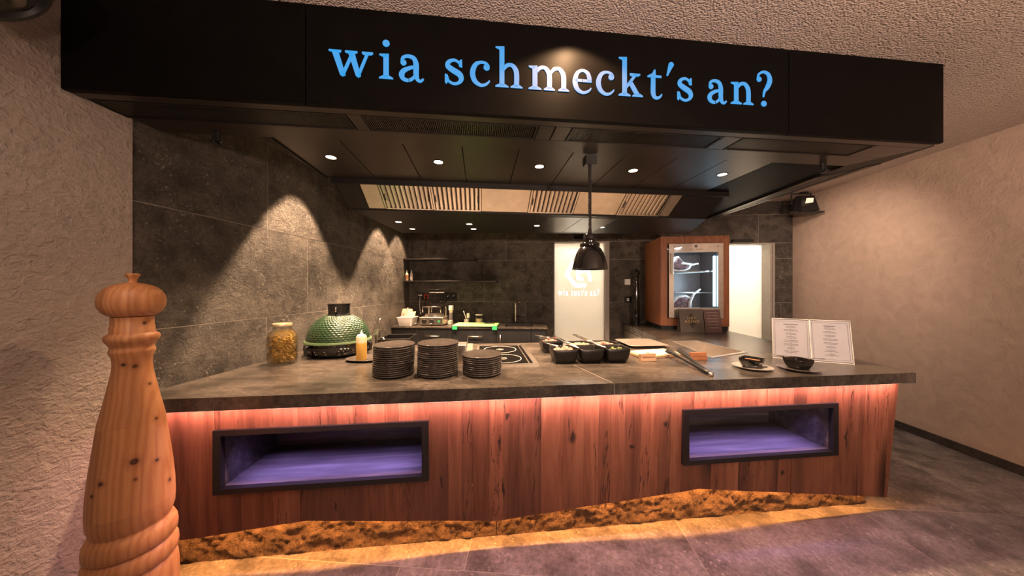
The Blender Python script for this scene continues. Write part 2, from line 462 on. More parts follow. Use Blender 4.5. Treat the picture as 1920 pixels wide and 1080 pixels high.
wl = struct(MB().box(XL - .16, XL - .0016, YF, YB + .2, 0, ZC).build('wall_left', M['grout']))
def plaster_sheet(name, parent):
    MB().box(XL - .0015, XL + .010, YF, 1.32, 0, ZC).build(name, M['plaster_l'], parent)
plaster_sheet('plaster_coat', wl)
ZR = [-.055, .59, 1.235, 1.88, 2.525, 3.17]
LOFF = [.9, 2.466 - .4, 2.466, 2.074, 2.466]
def tile_l(a, b, c, d):
    MB().bbox(XL - .0015, XL, a + GAP / 2, b - GAP / 2, c + GAP / 2, d - GAP / 2, .0004).build('stone_tile', M['stone'], wl)
for k in range(5):
    z0, z1 = max(ZR[k], 0), min(ZR[k + 1], ZC)
    y = LOFF[k] - 1.24 * 2
    while y < YB:
        a, b = max(y, 1.322), min(y + 1.24, YB - .002)
        if b - a > .03: tile_l(a, b, z0, z1)
        y += 1.24

D1 = (.312, 1.150, 0, 2.16)
D2 = (2.878, 3.520, 0, 2.11)
wb = thing('wall_back', '', '', (0, 0, 0)); del wb['label'], wb['category']; struct(wb)
for r in [q for p in rect_sub((XL - .16, XR + .2, 0, ZC), D1) for q in rect_sub(p, D2)]:
    MB().box(r[0], r[1], YB + .0016, YB + .20, r[2], r[3]).build('wall_core', M['grout'], wb)
BOFF = [-.123, -.123, -.765, -.123 - .3, -.765]
for k in range(5):
    z0, z1 = max(ZR[k], 0), min(ZR[k + 1], ZC)
    x = BOFF[k] - 1.24 * 2
    while x < XR:
        a, b = max(x, XL), min(x + 1.24, XR)
        if b - a > .02:
            for q in [s for p in rect_sub((a, b, z0, z1), D1) for s in rect_sub(p, D2)]:
                MB().bbox(q[0] + GAP / 2, q[1] - GAP / 2, YB, YB + .0015, q[2] + GAP / 2, q[3] - GAP / 2, .0004).build('stone_tile', M['stone'], wb)
        x += 1.24
wr = struct(MB().box(XR, XR + .16, YF, YB + .2, 0, ZC).build('wall_right', M['plaster_r']))
struct(MB().box(XR - .014, XR - .001, YF, YB - .002, 0.001, .075).build('baseboard_right', stone('skirting_stone', (.030, .026, .022), (.075, .065, .055), (.30, .28, .25), .45)))

# rooms behind the two doorways: white and lit
def back_room(name, x0, x1, y1):
    mb = MB()
    mb.box(x0 - .25, x1 + .25, y1, y1 + .05, 0, 2.6)
    mb.box(x0 - .30, x0 - .25, YB + .205, y1 + .05, 0, 2.6)
    mb.box(x1 + .25, x1 + .30, YB + .205, y1 + .05, 0, 2.6)
    mb.box(x0 - .30, x1 + .30, YB + .205, y1 + .05, 2.6, 2.65)
    return struct(mb.build(name, M['white_wall']))
back_room('wall_pantry', .312, 1.15, 5.9)
back_room('wall_passage', 2.878, 3.52, 5.9)
light('pantry_light', 'AREA', (.73, 5.2, 2.55), 130, (1, .94, .86), (.73, 5.2, 0), size=.6)
light('passage_light', 'AREA', (3.1, 5.35, 2.55), 70, (1, .94, .86), (3.1, 5.35, 0), size=.6)

# ------------------------------------------------------------------ letters drawn as strokes (x-height = 1)
def spline(pts, n=7):
    out = []; P = [pts[0]] + list(pts) + [pts[-1]]
    for i in range(1, len(P) - 2):
        p0, p1, p2, p3 = P[i - 1], P[i], P[i + 1], P[i + 2]
        for s in range(n):
            t = s / n
            out.append(tuple(.5 * ((2 * b) + (-a + c) * t + (2 * a - 5 * b + 4 * c - d) * t * t + (-a + 3 * b - 3 * c + d) * t ** 3) for a, b, c, d in zip(p0, p1, p2, p3)))
    out.append(tuple(pts[-1])); return out
def S(*pts, n=7):                                          # curved stroke (x, y, width) -> list of quads
    sp = spline(pts, n) if len(pts) > 2 else list(pts)
    L, Rr = [], []
    for i, (x, y, w) in enumerate(sp):
        a = sp[max(i - 1, 0)]; b = sp[min(i + 1, len(sp) - 1)]
        dx, dy = b[0] - a[0], b[1] - a[1]; m = math.hypot(dx, dy) or 1
        nx, ny = -dy / m, dx / m
        L.append((x + nx * w / 2, y + ny * w / 2)); Rr.append((x - nx * w / 2, y - ny * w / 2))
    return [[L[i], Rr[i], Rr[i + 1], L[i + 1]] for i in range(len(sp) - 1)]
def C(x, y, r, n=20): return [[(x + r * math.cos(2 * math.pi * i / n), y + r * math.sin(2 * math.pi * i / n)) for i in range(n)]]
def Pg(*p): return [list(p)]
def foot(x, w=.27, h=0.0, t=.06, s=.10):                   # bracketed slab under a stem centred at x
    return Pg((x - w, h), (x + w, h), (x + w, h + t * .8), (x + s + .02, h + .13), (x - s - .02, h + .13), (x - w, h + t * .8))
def flag(x, y, s=.10): return Pg((x - s - .16, y - .075), (x - s, y - .14), (x + s, y - .14), (x + s, y), (x - s - .16, y - .025))
ST = .205
def stem(x, y0, y1, w=ST): return Pg((x - w / 2, y0), (x + w / 2, y0), (x + w / 2, y1), (x - w / 2, y1))
def arch(x0, x1): return S((x0, .70, .10), (x0 + .16, .90, .15), (x0 + .33, .945, .15), (x1 - .10, .86, .18), (x1, .62, ST), (x1, .05, ST))
GL = {
 'w': (1.70, Pg((.10, 1), (.36, 1), (.65, 0.03), (.53, -.03), (.44, .03)) + Pg((.47, .02), (.58, -.02), (.95, .84), (.84, .90)) + Pg((.72, 1), (.97, 1), (1.24, .03), (1.13, -.03), (1.04, .03))
        + Pg((1.06, .02), (1.17, -.02), (1.56, .97), (1.44, .97)) + Pg((0, .95), (.06, .92), (.45, .90), (.48, .94), (.48, 1), (.02, 1)) + Pg((.62, .94), (.68, .90), (1.04, .90), (1.10, .94), (1.10, 1), (.64, 1)) + Pg((1.27, .93), (1.34, .88), (1.62, .88), (1.71, .94), (1.70, 1), (1.28, 1))),
 'i': (.53, stem(.265, .05, .98) + foot(.265) + flag(.265, 1.0) + C(.265, 1.41, .135)),
 'a': (.97, C(.185, .70, .115) + S((.12, .74, .09), (.17, .90, .12), (.36, .97, .13), (.58, .90, .17), (.675, .66, ST), (.675, .28, ST), (.73, .06, .15), (.85, .0, .11), (.96, .10, .07))
        + S((.64, .56, .12), (.42, .50, .14), (.20, .38, .18), (.115, .22, .21), (.17, .07, .17), (.34, .0, .13), (.52, .07, .12), (.64, .22, .10))),
 's': (.76, S((.60, .72, .07), (.55, .87, .09), (.38, .96, .11), (.17, .88, .15), (.13, .70, .20), (.34, .54, .23), (.57, .40, .23), (.65, .22, .19), (.56, .06, .13), (.36, .0, .11), (.17, .09, .10), (.09, .26, .07))
        + Pg((.57, .70), (.69, .68), (.68, 1.0), (.62, .99), (.52, .88)) + Pg((.01, .36), (.01, .05), (.06, -.03), (.13, .06), (.20, .10), (.12, .34), (.05, .38))),
 'c': (.84, S((.76, .80, .10), (.66, .92, .11), (.45, .96, .11), (.23, .84, .17), (.115, .52, .21), (.19, .20, .19), (.40, .03, .14), (.60, .04, .11), (.74, .14, .08), (.80, .23, .05)) + C(.68, .76, .125)),
 'h': (1.10, stem(.265, .05, 1.66) + foot(.265) + flag(.265, 1.69) + arch(.30, .865) + foot(.865, .25)),
 'n': (1.10, stem(.265, .05, .98) + foot(.265) + flag(.265, 1.0) + arch(.30, .865) + foot(.865, .25)),
 'm': (1.70, stem(.265, .05, .98) + foot(.265) + flag(.265, 1.0) + arch(.30, .865) + foot(.865, .235) + arch(.90, 1.465) + foot(1.465, .235)),
 'e': (.84, S((.80, .23, .05), (.72, .12, .09), (.56, .03, .12), (.38, .03, .14), (.19, .18, .19), (.115, .48, .21), (.21, .82, .16), (.43, .955, .12), (.64, .86, .16), (.72, .66, .18), (.735, .50, .17)) + Pg((.12, .46), (.82, .46), (.81, .58), (.12, .58))),
 'k': (1.10, stem(.265, .05, 1.66) + foot(.265) + flag(.265, 1.69) + Pg((.30, .42), (.40, .36), (.83, .93), (.70, .97)) + Pg((.42, .60), (.58, .70), (.98, .06), (.74, .06)) + foot(.86, .24) + Pg((.50, .93), (.56, .88), (.88, .88), (.98, .94), (.97, 1), (.51, 1))),
 't': (.72, S((.28, .95, .20), (.28, .60, ST), (.28, .25, ST), (.34, .06, .17), (.47, .01, .13), (.60, .07, .10), (.68, .19, .06)) + Pg((.02, .90), (.66, .90), (.66, 1.0), (.40, 1.0), (.38, 1.24), (.33, 1.25), (.24, 1.08), (.02, .96))),
 'u': (1.10, stem(.235, .30, .98) + flag(.235, 1.0) + S((.235, .45, ST), (.24, .22, ST), (.36, .04, .14), (.56, .05, .13), (.76, .22, .09)) + stem(.82, .05, .98) + flag(.82, 1.0) + Pg((.72, 0), (1.08, 0), (1.08, .06), (.92, .13), (.72, .13))),
 "'": (.36, S((.06, 1.02, .06), (.16, 1.30, .15), (.24, 1.52, .23)) + C(.245, 1.52, .115)),
 '?': (.78, C(.14, 1.20, .115) + S((.09, 1.22, .09), (.12, 1.42, .10), (.34, 1.55, .11), (.58, 1.46, .17), (.66, 1.18, .22), (.55, .88, .20), (.40, .66, .12), (.35, .40, .06)) + C(.37, .10, .13)),
}
def glyph(mb, ch, x0, y, z0, sx, sz, depth):               # letter facing -y at plane y
    for pg in GL[ch][1]:
        area = sum(pg[i][0] * pg[(i + 1) % len(pg)][1] - pg[(i + 1) % len(pg)][0] * pg[i][1] for i in range(len(pg)))
        if area < 0: pg = pg[::-1]
        mb.prism_y([(x0 + p[0] * sx, z0 + p[1] * sz) for p in pg], y - depth, y)
    return mb

# ------------------------------------------------------------------ extraction hood
HB = 2.27
hood = thing('extraction_hood', 'large black extraction hood with glowing blue lettering hanging over the bar', 'hood', (0, 0, HB), SK)
def hz(z): return z - HB
lw = lambda cy: (-1.945 + cy * SN) / CS                    # bar x of the left wall at bar depth cy
# fascia in three panels
F0, F1 = 1.42, 1.445
seams = [(lw(F0), -.774), (-.774, 1.633), (1.633, 2.612)]
fasc = []
for a, b in seams:
    fasc.append(MB().bbox(a + .002, b - .002, F0, F1, hz(2.272), hz(2.718), .003).build('front_panel', M['fascia'], hood))
names = "wia schmeckt's an?"
pos = [(-.675, -.484), (-.457, -.396), (-.371, -.259), None, (-.164, -.074), (-.048, .050), (.073, .201), (.232, .432), (.448, .548), (.567, .665), (.685, .812), (.834, .917), (.934, .977), (.995, 1.083), None, (1.161, 1.269), (1.293, 1.420), (1.438, 1.531)]
for ch, p in zip(names, pos):
    if p is None: continue
    lt = glyph(MB(), ch, p[0], F0 + .001, hz(2.406), (p[1] - p[0]) / GL[ch][0], .115, .004).build('letter', M['sign'], fasc[1])
    if ch == 'a':
        x = p[0] + .40 * (p[1] - p[0]); MB().box(x, x + .0025, F0 - .0038, F0 - .0034, hz(2.396), hz(2.428)).build('stencil_bridge', M['hood'], fasc[1])
    if ch == 'e':
        x = p[0] + .50 * (p[1] - p[0]); MB().box(x, x + .0025, F0 - .0038, F0 - .0034, hz(2.455), hz(2.476)).build('stencil_bridge', M['hood'], fasc[1])
# carcass above the frame
mb = MB()
mb.box(lw(1.46), 2.55, 1.446, 1.76, hz(2.30), hz(2.71))
mb.build('front_box', M['hood'], hood)
# bottom frame: front strip, vent band, rear strip
mb = MB(); mb.bbox(lw(1.45) + .0, 2.60, 1.446, 1.488, hz(2.272), hz(2.30), .002); mb.build('front_strip', M['hood_in'], hood)
vx = [(-1.70, -.632), (-.565, .300), (.470, 1.325), (1.430, 2.28)]
edge = lw(1.62)
for a, b in [(edge, -1.70), (-.632, -.565), (.300, .383), (.387, .470), (1.325, 1.430)]:
    MB().bbox(a + .001, b - .001, 1.490, 1.630, hz(2.272), hz(2.30), .0015).build('band_plate', M['hood_in'], hood)
for a, b in vx:
    fr = MB()
    fr.box(a + .004, b - .004, 1.491, 1.499, hz(2.270), hz(2.30)); fr.box(a + .004, b - .004, 1.621, 1.629, hz(2.270), hz(2.30))
    fr.box(a + .004, a + .014, 1.499, 1.621, hz(2.270), hz(2.30)); fr.box(b - .014, b - .004, 1.499, 1.621, hz(2.270), hz(2.30))
    v = fr.build('air_vent', M['hood'], hood)
    gr = MB(); n = int((b - a) / .010)
    for i in range(n):
        x = a + .016 + (b - a - .032) * i / n
        gr.box(x, x + .005, 1.500, 1.620, hz(2.274), hz(2.280))
    for i in range(6):
        y = 1.505 + .0215 * i; gr.box(a + .014, b - .014, y, y + .002, hz(2.280), hz(2.283))
    g = gr.build('grille', M['hood_in'], v); g['kind'] = 'stuff'
MB().prism([(lw(1.632), 1.632), (2.516, 1.632), (2.441, 1.762), (lw(1.762), 1.762)], hz(2.272), hz(2.30)).build('rear_strip', M['hood_in'], hood)
MB().prism([(2.281, 1.490), (2.599, 1.490), (2.517, 1.630), (2.281, 1.630)], hz(2.272), hz(2.30)).build('band_plate', M['hood_in'], hood)
# inner panels with downlights, skewed raster of 34 cm
ZI = 2.285
jx = [-1.15, -.79, -.447, -.106, .236, .572, .916, 1.258, 1.60, 1.94]
for a, b in zip(jx[:-1], jx[1:]):
    MB().bbox(a + .0025, b - .0025, 1.766, 2.385, hz(ZI), hz(ZI + .02), .002).build('ceiling_panel', M['hood_in'], hood)
MB().prism([(1.943, 1.766), (2.438, 1.766), (2.675, 3.30), (2.47, 3.30), (2.12, 2.60), (1.943, 2.385)], hz(ZI), hz(ZI + .02)).build('black_side_panel', M['fascia'], hood)
mb = MB(); mb.box(-1.145, 2.30, 1.766, 3.34, hz(ZI + .021), hz(2.70)); mb.build('plenum_box', M['hood_gap'], hood)
MB().box(-1.155, -1.146, 1.764, 2.40, hz(2.275), hz(2.70)).build('side_panel', M['hood'], hood)
# inclined filter bank
MB().bbox(-1.12, 2.16, 2.386, 2.402, hz(2.245), hz(2.30), .002).build('lip', M['hood'], hood)
fy0, fz0, fy1, fz1 = 2.405, 2.262, 2.625, 2.118
L_ = math.hypot(fy1 - fy0, fz1 - fz0); uy, uz = (fy1 - fy0) / L_, (fz1 - fz0) / L_; ny, nz = uz, -uy      # outward normal (towards the viewer, down)
def inc(x0, x1, s0, s1, h0, h1, mb=None):                 # slab on the incline: s along the slope, h along the normal
    mb = mb or MB()
    q = lambda s, h: (fy0 + uy * s + ny * h, hz(fz0 + uz * s + nz * h))
    return mb.prism_x([q(s0, h0), q(s1, h0), q(s1, h1), q(s0, h1)], x0, x1)
inc(-1.10, 2.14, -.01, L_ + .02, -.03, -.012).build('filter_backing', M['hood'], hood)
for a, b in [(-.925, -.795), (.012, .418), (.832, 1.236), (1.655, 1.75)]:
    inc(a + .002, b - .002, .005, L_ - .005, -.012, .0).build('blank_panel', M['steel_sat'], hood)
for a, b in [(-1.10, -.930), (1.755, 2.14)]:
    inc(a, b, .0, L_, -.012, .0).build('end_panel', M['hood'], hood)
slat0 = None
for a, b in [(-.79, -.395), (-.39, .008), (.422, .828), (1.240, 1.650)]:
    fl = inc(a, b, .004, .014, -.012, .003)
    inc(a, b, L_ - .014, L_ - .004, -.012, .003, fl); inc(a, a + .012, .004, L_ - .004, -.012, .003, fl); inc(b - .012, b, .004, L_ - .004, -.012, .003, fl)
    fo = fl.build('grease_filter', M['steel'], hood)
    n = 10; w = (b - a - .03) / n
    for i in range(n):
        x = .0
        if slat0 is None:
            ms = MB(); q = lambda s, h: (fy0 + uy * s + ny * h, hz(fz0 + uz * s + nz * h))
            rr = []
            for s in (.016, L_ - .016):
                y0_, z0_ = q(s, -.006); y1_, z1_ = q(s, .004)
                rr.append([(0, y0_, z0_), (.007, y1_, z1_), (.024, y1_, z1_), (.031, y0_, z0_)])
            ms.rings(rr)
            so = ms.build('slat', M['steel'], fo); slat0 = so
            so.location = (a + .015 + w * i, 0, 0)
        else:
            share('slat', slat0, fo, (a + .015 + w * i, 0, 0))
    for s in (a + .02, b - .03):
        inc(s, s + .010, L_ * .38, L_ * .62, .004, .010).build('filter_clip', M['black'], fo)
# lower rear canopy
ZRR = 2.105
rear = [(-1.07, 2.628), (2.14, 2.628), (2.50, 3.36), (-.92, 3.66)]
MB().prism(rear, hz(ZRR), hz(ZRR + .05)).build('rear_canopy', M['hood'], hood)
for a, b, c, d in [(.62, .95, 2.70, 3.40), (.96, 1.30, 2.70, 3.38)]:
    MB().bbox(a, b, c, d, hz(ZRR - .002), hz(ZRR - .0005), .001).build('canopy_panel', M['hood_in'], hood)
MB().prism([(-1.07, 2.64), (2.14, 2.64), (2.48, 3.34), (-.92, 3.64)], hz(ZRR + .05), hz(2.70)).build('rear_box', M['hood'], hood)
inc(-1.112, -1.102, -.02, L_ + .03, -.06, .002).build('cheek', M['hood'], hood)
# right-hand side arm, running back to the wall
arm = [unsk(*p) for p in [(2.318, 1.90), (2.13, 3.62), (2.045, 3.742), (2.096, 2.16)]]
arm_o = MB().prism(arm, hz(2.272), hz(2.715)).build('side_arm', M['hood'], hood)
ax0, ay0 = unsk(2.22, 2.12); ax1, ay1 = unsk(2.085, 3.60)
def arm_strip(name, ta, tb, s0, s1, m, dz):
    p0, p1, p2, p3 = arm
    lerp = lambda a, b, t: (a[0] + (b[0] - a[0]) * t, a[1] + (b[1] - a[1]) * t)
    A = lerp(lerp(p0, p1, ta), lerp(p3, p2, ta), s0); B = lerp(lerp(p0, p1, tb), lerp(p3, p2, tb), s0)
    C_ = lerp(lerp(p0, p1, tb), lerp(p3, p2, tb), s1); D = lerp(lerp(p0, p1, ta), lerp(p3, p2, ta), s1)
    MB().prism([A, B, C_, D], hz(2.272 - dz), hz(2.2715)).build(name, m, hood)
arm_strip('arm_edge', .14, 1.0, .0, .22, M['hood_in'], .004)
arm_strip('arm_vent', .16, .97, .28, .70, M['frame_black'], .002)
arm_strip('arm_edge', .14, 1.0, .76, 1.0, M['hood_in'], .004)
# downlights
def downlight(x, y, z, power, size, blend=.25, tilt=(0, 0)):
    ring = MB().lathe([(.030, hz(z) - .0015), (.038, hz(z) - .002), (.038, hz(z) + .004), (.030, hz(z) + .004)], 24, x, y).build('downlight_ring', M['hood'], hood, True)
    MB().lathe([(.0, hz(z) - .0005), (.031, hz(z) - .0005), (.031, hz(z) + .004), (.0, hz(z) + .004)], 24, x, y).build('downlight_disc', M['lamp_disc'], ring)
    wx, wy = sk(x, y); tx, ty = sk(x + tilt[0], y + tilt[1])
    light('downlight', 'SPOT', (wx, wy, z - .012), power, WARM, (tx, ty, z - 1.012), spot_size=R(size), spot_blend=blend, shadow_soft_size=.025)
for i, x in enumerate([-.946, -.274, .406, 1.083, 1.772]):
    downlight(x, 2.02, ZI, 150, 88, .5)
for x, y in [(-.803, 3.063), (-.746, 3.408), (-.109, 3.088), (-.071, 3.340), (.596, 3.092), (1.305, 3.10)]:
    downlight(x, y, ZRR, 170, 104, .5)

# small black sensors hanging from the frame
for x, lab in ((-1.384, 'small black sensor under the hood frame near the stone wall'), (2.242, 'small black sensor under the hood frame near its right corner')):
    wx, wy = sk(x, 1.735)
    s = thing('hood_sensor', lab, 'sensor', (wx, wy, HB), SK)
    MB().bbox(-.016, .016, -.012, .012, -.05, .0, .003).build('housing', M['black'], s)
    MB().bbox(-.012, .012, -.030, .010, -.066, -.048, .003).build('base', M['black'], s)
    MB().cyl((.014, -.01, -.055), (.038, -.012, -.052), .006, .004).build('lens', M['black_gloss'], s, True)

# pendant heat lamp over the bar
px, py = sk(.681, 1.80)
lamp = thing('pendant_heat_lamp', 'black dome heat lamp hanging on a coiled cord over the bar', 'lamp', (px, py, 1.566), SK)
MB().bbox(-.036, .036, -.030, .030, .645, .704, .003).build('mount', M['black'], lamp)
pts = []
for i in range(420):
    a = i * .62; z = .645 - .398 * i / 419
    pts.append((.007 * math.cos(a), .007 * math.sin(a), z))
MB().tube(pts, .0042, 6).build('coiled_cord', M['black'], lamp, True)
MB().lathe([(.009, .250), (.012, .242), (.012, .220), (.036, .216), (.040, .211), (.040, .172), (.038, .160)], 28).build('socket', M['black_gloss'], lamp, 40)
MB().lathe([(.056, .162), (.060, .158), (.060, .144), (.057, .138), (.068, .128), (.084, .098), (.097, .058), (.106, .018), (.110, .0), (.107, .0), (.103, .018), (.094, .058), (.081, .096), (.060, .130), (.0, .134)], 40).build('shade', M['black_gloss'], lamp, 50)
MB().sphere((0, 0, .05), .030, 16, 10).build('bulb', M['lamp_disc'], lamp, True)
light('heat_lamp', 'SPOT', (px, py, 1.585), 9, WARM, (px, py, 0), spot_size=R(110), spot_blend=.4, shadow_soft_size=.03)

# ------------------------------------------------------------------ bar counter
bar = thing('bar_counter', 'red oak plank bar front with two black framed niches on a rough stone plinth', 'bar counter', (0, 0, 0), SK)
PT = .855                                                  # underside of the worktop
def cy_at(z): return 1.640 + (.855 - z) * .028 / .76       # the front leans back towards the floor
KX = [(-2.2, .126), (-1.506, .185), (-.916, .235), (-.90, .236), (.093, .152), (1.305, .245), (2.624, .095), (2.9, .06)]
# kinks of the lower edge: falling, level in the picture, rising, falling again
def zb(x):
    for (x0, z0), (x1, z1) in zip(KX[:-1], KX[1:]):
        if x0 <= x <= x1: return z0 + (z1 - z0) * (x - x0) / (x1 - x0)
    return .1
def xr(z): return 2.624 + (2.668 - 2.624) * (z - .095) / (.855 - .095)
N1 = (-1.317, -.274, .422, .741)
N2 = (1.185, 2.216, .410, .735)
cuts = [-1.66, -1.56, -1.44, -1.317, -1.21, -1.06, -.93, -.82, -.74, -.66, -.585, -.50, -.43, -.355, -.274, -.172, -.095, -.041, .05, .13, .212, .34, .47, .59, .677, .748, .833, .93, 1.045, 1.115, 1.185, 1.26, 1.38, 1.47, 1.56, 1.66, 1.74, 1.83, 1.92, 2.01, 2.10, 2.216, 2.282, 2.36, 2.426, 2.52, 2.60, 2.67]
cuts = [lw(1.66) + .01] + [c for c in cuts if c > lw(1.66) + .05]
def plank(a, b, z_lo, z_hi):
    # z_lo None: follow the zigzag
    xs = [a + .0004] + [k[0] for k in KX if a + .004 < k[0] < b - .004] + [b - .0004]
    d = random.uniform(0, .004)
    lo = [(x, zb(x) if z_lo is None else z_lo) for x in xs]
    hi = [(x, z_hi) for x in reversed(xs)]
    pts = lo + hi
    fix = [(min(x, xr(z)), z) for x, z in pts]
    fr = [(x, cy_at(z) - d, z) for x, z in fix]; bk = [(x, cy_at(z) + .018, z) for x, z in fix]
    MB().rings([bk, fr]).build('plank', M['wood'], bar)
for a, b in zip(cuts[:-1], cuts[1:]):
    nn = None
    for N in (N1, N2):
        if a >= N[0] - .001 and b <= N[1] + .001: nn = N
    if nn:
        plank(a, b, nn[3] - .004, PT - .002); plank(a, b, None, nn[2] + .004)
    else:
        plank(a, b, None, PT - .002)
# niches
def niche(N):
    x0, x1, z0, z1 = N; y0, y1 = 1.628, 2.05; t = .034
    fr = MB()
    def mitre(p):                                          # one mitred side of the frame, x,z polygon
        fr.prism_y(p, y0, y0 + .030)
    mitre([(x0, z0), (x1, z0), (x1 - t, z0 + t * .8), (x0 + t, z0 + t * .8)])
    mitre([(x1, z0), (x1, z1), (x1 - t, z1 - t * .8), (x1 - t, z0 + t * .8)])
    mitre([(x1, z1), (x0, z1), (x0 + t, z1 - t * .8), (x1 - t, z1 - t * .8)])
    mitre([(x0, z1), (x0, z0), (x0 + t, z0 + t * .8), (x0 + t, z1 - t * .8)])
    f = fr.build('niche_frame', M['frame_black'], bar)
    a, b, c, d = x0 + t, x1 - t, z0 + t * .8, z1 - t * .8
    MB().box(a, b, y0 + .03, y1, c - .02, c).build('niche_floor', M['niche_wood'], f)
    MB().box(a, b, y0 + .03, y1, d, d + .02).build('niche_top', M['niche_wood'], f)
    MB().box(a - .02, a, y0 + .03, y1, c - .02, d + .02).build('niche_side', M['niche_wood'], f)
    MB().box(b, b + .02, y0 + .03, y1, c - .02, d + .02).build('niche_side', M['niche_wood'], f)
    MB().box(a - .02, b + .02, y1, y1 + .02, c - .02, d + .02).build('niche_back', M['niche_wood'], f)
    MB().box(a + .05, b - .05, y0 + .050, y0 + .062, d - .006, d - .0005).build('led_strip', M['led_violet'], f)
    wx, wy = sk((a + b) / 2, y0 + .075)
    tx, ty = sk((a + b) / 2, y0 + .16)
    l = light('niche_led', 'AREA', (wx, wy, d - .012), 3.3, (.42, .30, 1.0), None, shape='RECTANGLE', size=b - a - .1, size_y=.012, spread=R(72))
    l.rotation_euler = (R(12), 0, SK)
M['led_violet'] = emit('led_violet', (.45, .35, 1.0), 1.5)
niche(N1); niche(N2)
# rough stone plinth in blocks
def rock_block(x0, x1, h=.36):
    nx, nz = max(6, int((x1 - x0) / .010)), 34
    vs, fs = [], []
    for j in range(nz + 1):
        for i in range(nx + 1):
            x = x0 + (x1 - x0) * i / nx; z = h * j / nz
            e = min(i, nx - i) / 2.0; e = min(1.0, e) * (0 if j == 0 else 1)
            p = Vector((x * 12, z * 16, x0 * 5))
            from mathutils import noise as mn
            d = (mn.fractal(p, 1.0, 2.1, 5) * .5 + mn.noise(Vector((x * 38, z * 46, 1))) * .35 + mn.noise(Vector((x * 85, z * 95, 3))) * .22) * .028 * e
            vs.append((x, 1.748 + z * .08 - max(-.02, min(.02, d)), z))
    for j in range(nz):
        for i in range(nx):
            k = j * (nx + 1) + i; fs.append((k, k + 1, k + nx + 2, k + nx + 1))
    n = len(vs)
    vs += [(x0, 1.80, 0), (x1, 1.80, 0), (x1, 1.80, h), (x0, 1.80, h)]
    fs += [(n, n + 3, n + 2, n + 1), (nz * (nx + 1), n + 3, n, 0), (nx, n + 1, n + 2, nz * (nx + 1) + nx)]
    return MB().add(vs, fs).build('plinth_stone', M['rock'], bar, True)
for a, b in [(lw(1.74) + .012, -1.165), (-1.162, .095), (.098, 1.342), (1.345, 2.585)]:
    rock_block(a, b)
# carcass behind the planks and the wing
body = [sk(lw(2.12) + .03, 2.12), sk(2.45, 2.12), (2.33, 4.60), (1.37, 4.60), (1.37, 3.10), sk(lw(2.80) + .03, 2.80)]
MB().prism([unsk(*p) for p in body], 0, .76).build('carcass', M['cab_black'], bar)
side = [sk(2.46, 1.80), sk(2.56, 1.80), (2.345, 4.60), (2.335, 4.60)]
MB().prism([unsk(*p) for p in side], 0, PT).build('end_panel', M['wood'], bar)
# LED strips: under the lip and under the planks
def strip_light(name, x0, x1, cy, z, power, col, tgt_cy, tgt_z, w=.010):
    wx, wy = sk((x0 + x1) / 2, cy)
    l = light(name, 'AREA', (wx, wy, z), power, col, None, shape='RECTANGLE', size=x1 - x0, size_y=w)
    dy, dz = tgt_cy - cy, tgt_z - z
    l.rotation_euler = (math.atan2(dy, -dz), 0, SK)
    return l
M['led_pink'] = emit('led_pink', (1.0, .62, .52), 1.5)
M['led_amber'] = emit('led_amber', (1.0, .50, .12), 1.5)
MB().box(-1.60, 2.62, 1.596, 1.606, .8525, .8547).build('led_strip', M['led_pink'], bar)
for a, b in [(-1.60, -.2), (-.2, 1.2), (1.2, 2.64)]:
    strip_light('lip_led', a, b, 1.601, .8518, 6.5, (1.0, .46, .43), 1.66, .70)
strip_light('lip_led', -1.05, 2.60, 1.600, .8518, 18.0, (1.0, .56, .64), 1.22, .0)
MB().box(-1.55, 2.55, 1.698, 1.706, .336, .342).build('led_strip', M['led_amber'], bar)
for a, b in [(-1.55, -.2), (-.2, 1.2), (1.2, 2.55)]:
    strip_light('plinth_led', a, b, 1.703, .330, 17.0, (1.0, .38, .09), 1.712, .0)

# stone worktop of the bar and its wing
wt = [sk(lw(1.59) + .004, 1.59), sk(2.715, 1.59), (2.402, 4.612), (1.33, 4.612), (1.33, 3.13), sk(lw(2.87) + .004, 2.87)]
wtop = thing('bar_worktop', 'dark brown stone worktop along the bar and its wing', 'worktop', (0, 0, PT))
sinkP = [(1.36, 2.39), (1.735, 2.60), (1.63, 3.10), (1.385, 3.04)]
def poly_with_holes(outer, holes, z0, z1, name, mat, parent):
    import bmesh
    bm = bmesh.new()
    loops = []
    for P in [outer] + holes:
        vs_ = [bm.verts.new((x, y, z1)) for x, y in P]
        loops.append([bm.edges.new((vs_[i], vs_[(i + 1) % len(vs_)])) for i in range(len(vs_))])
    bmesh.ops.triangle_fill(bm, edges=[e for l in loops for e in l], use_beauty=True, use_dissolve=False)
    fs = list(bm.faces)
    r = bmesh.ops.extrude_face_region(bm, geom=fs)
    bmesh.ops.translate(bm, vec=(0, 0, z0 - z1), verts=[g for g in r['geom'] if isinstance(g, bmesh.types.BMVert)])
    bmesh.ops.recalc_face_normals(bm, faces=bm.faces)
    me = bpy.data.meshes.new(name); bm.to_mesh(me); bm.free(); me.materials.append(mat)
    o = bpy.data.objects.new(name, me); COL.objects.link(o)
    if parent: o.parent = parent
    return o
poly_with_holes(wt, [sinkP], 0, .92 - PT, 'worktop_slab', M['worktop'], wtop)
# hair joints in the slab
jx0, jy0 = sk(.735, 1.592); jx1, jy1 = sk(.64, 2.0)
MB().prism([(jx0, jy0), (jx0 + .0025, jy0), (jx1 + .0025, jy1), (jx1, jy1)], .92 - PT, .92 - PT + .0006).build('slab_joint', M['grout'], wtop)
ax, ay = sk(.74, 1.5893)
MB().box(ax, ax + .002, ay - .0006, ay + .001, .0, .92 - PT).build('slab_joint', M['grout'], wtop)
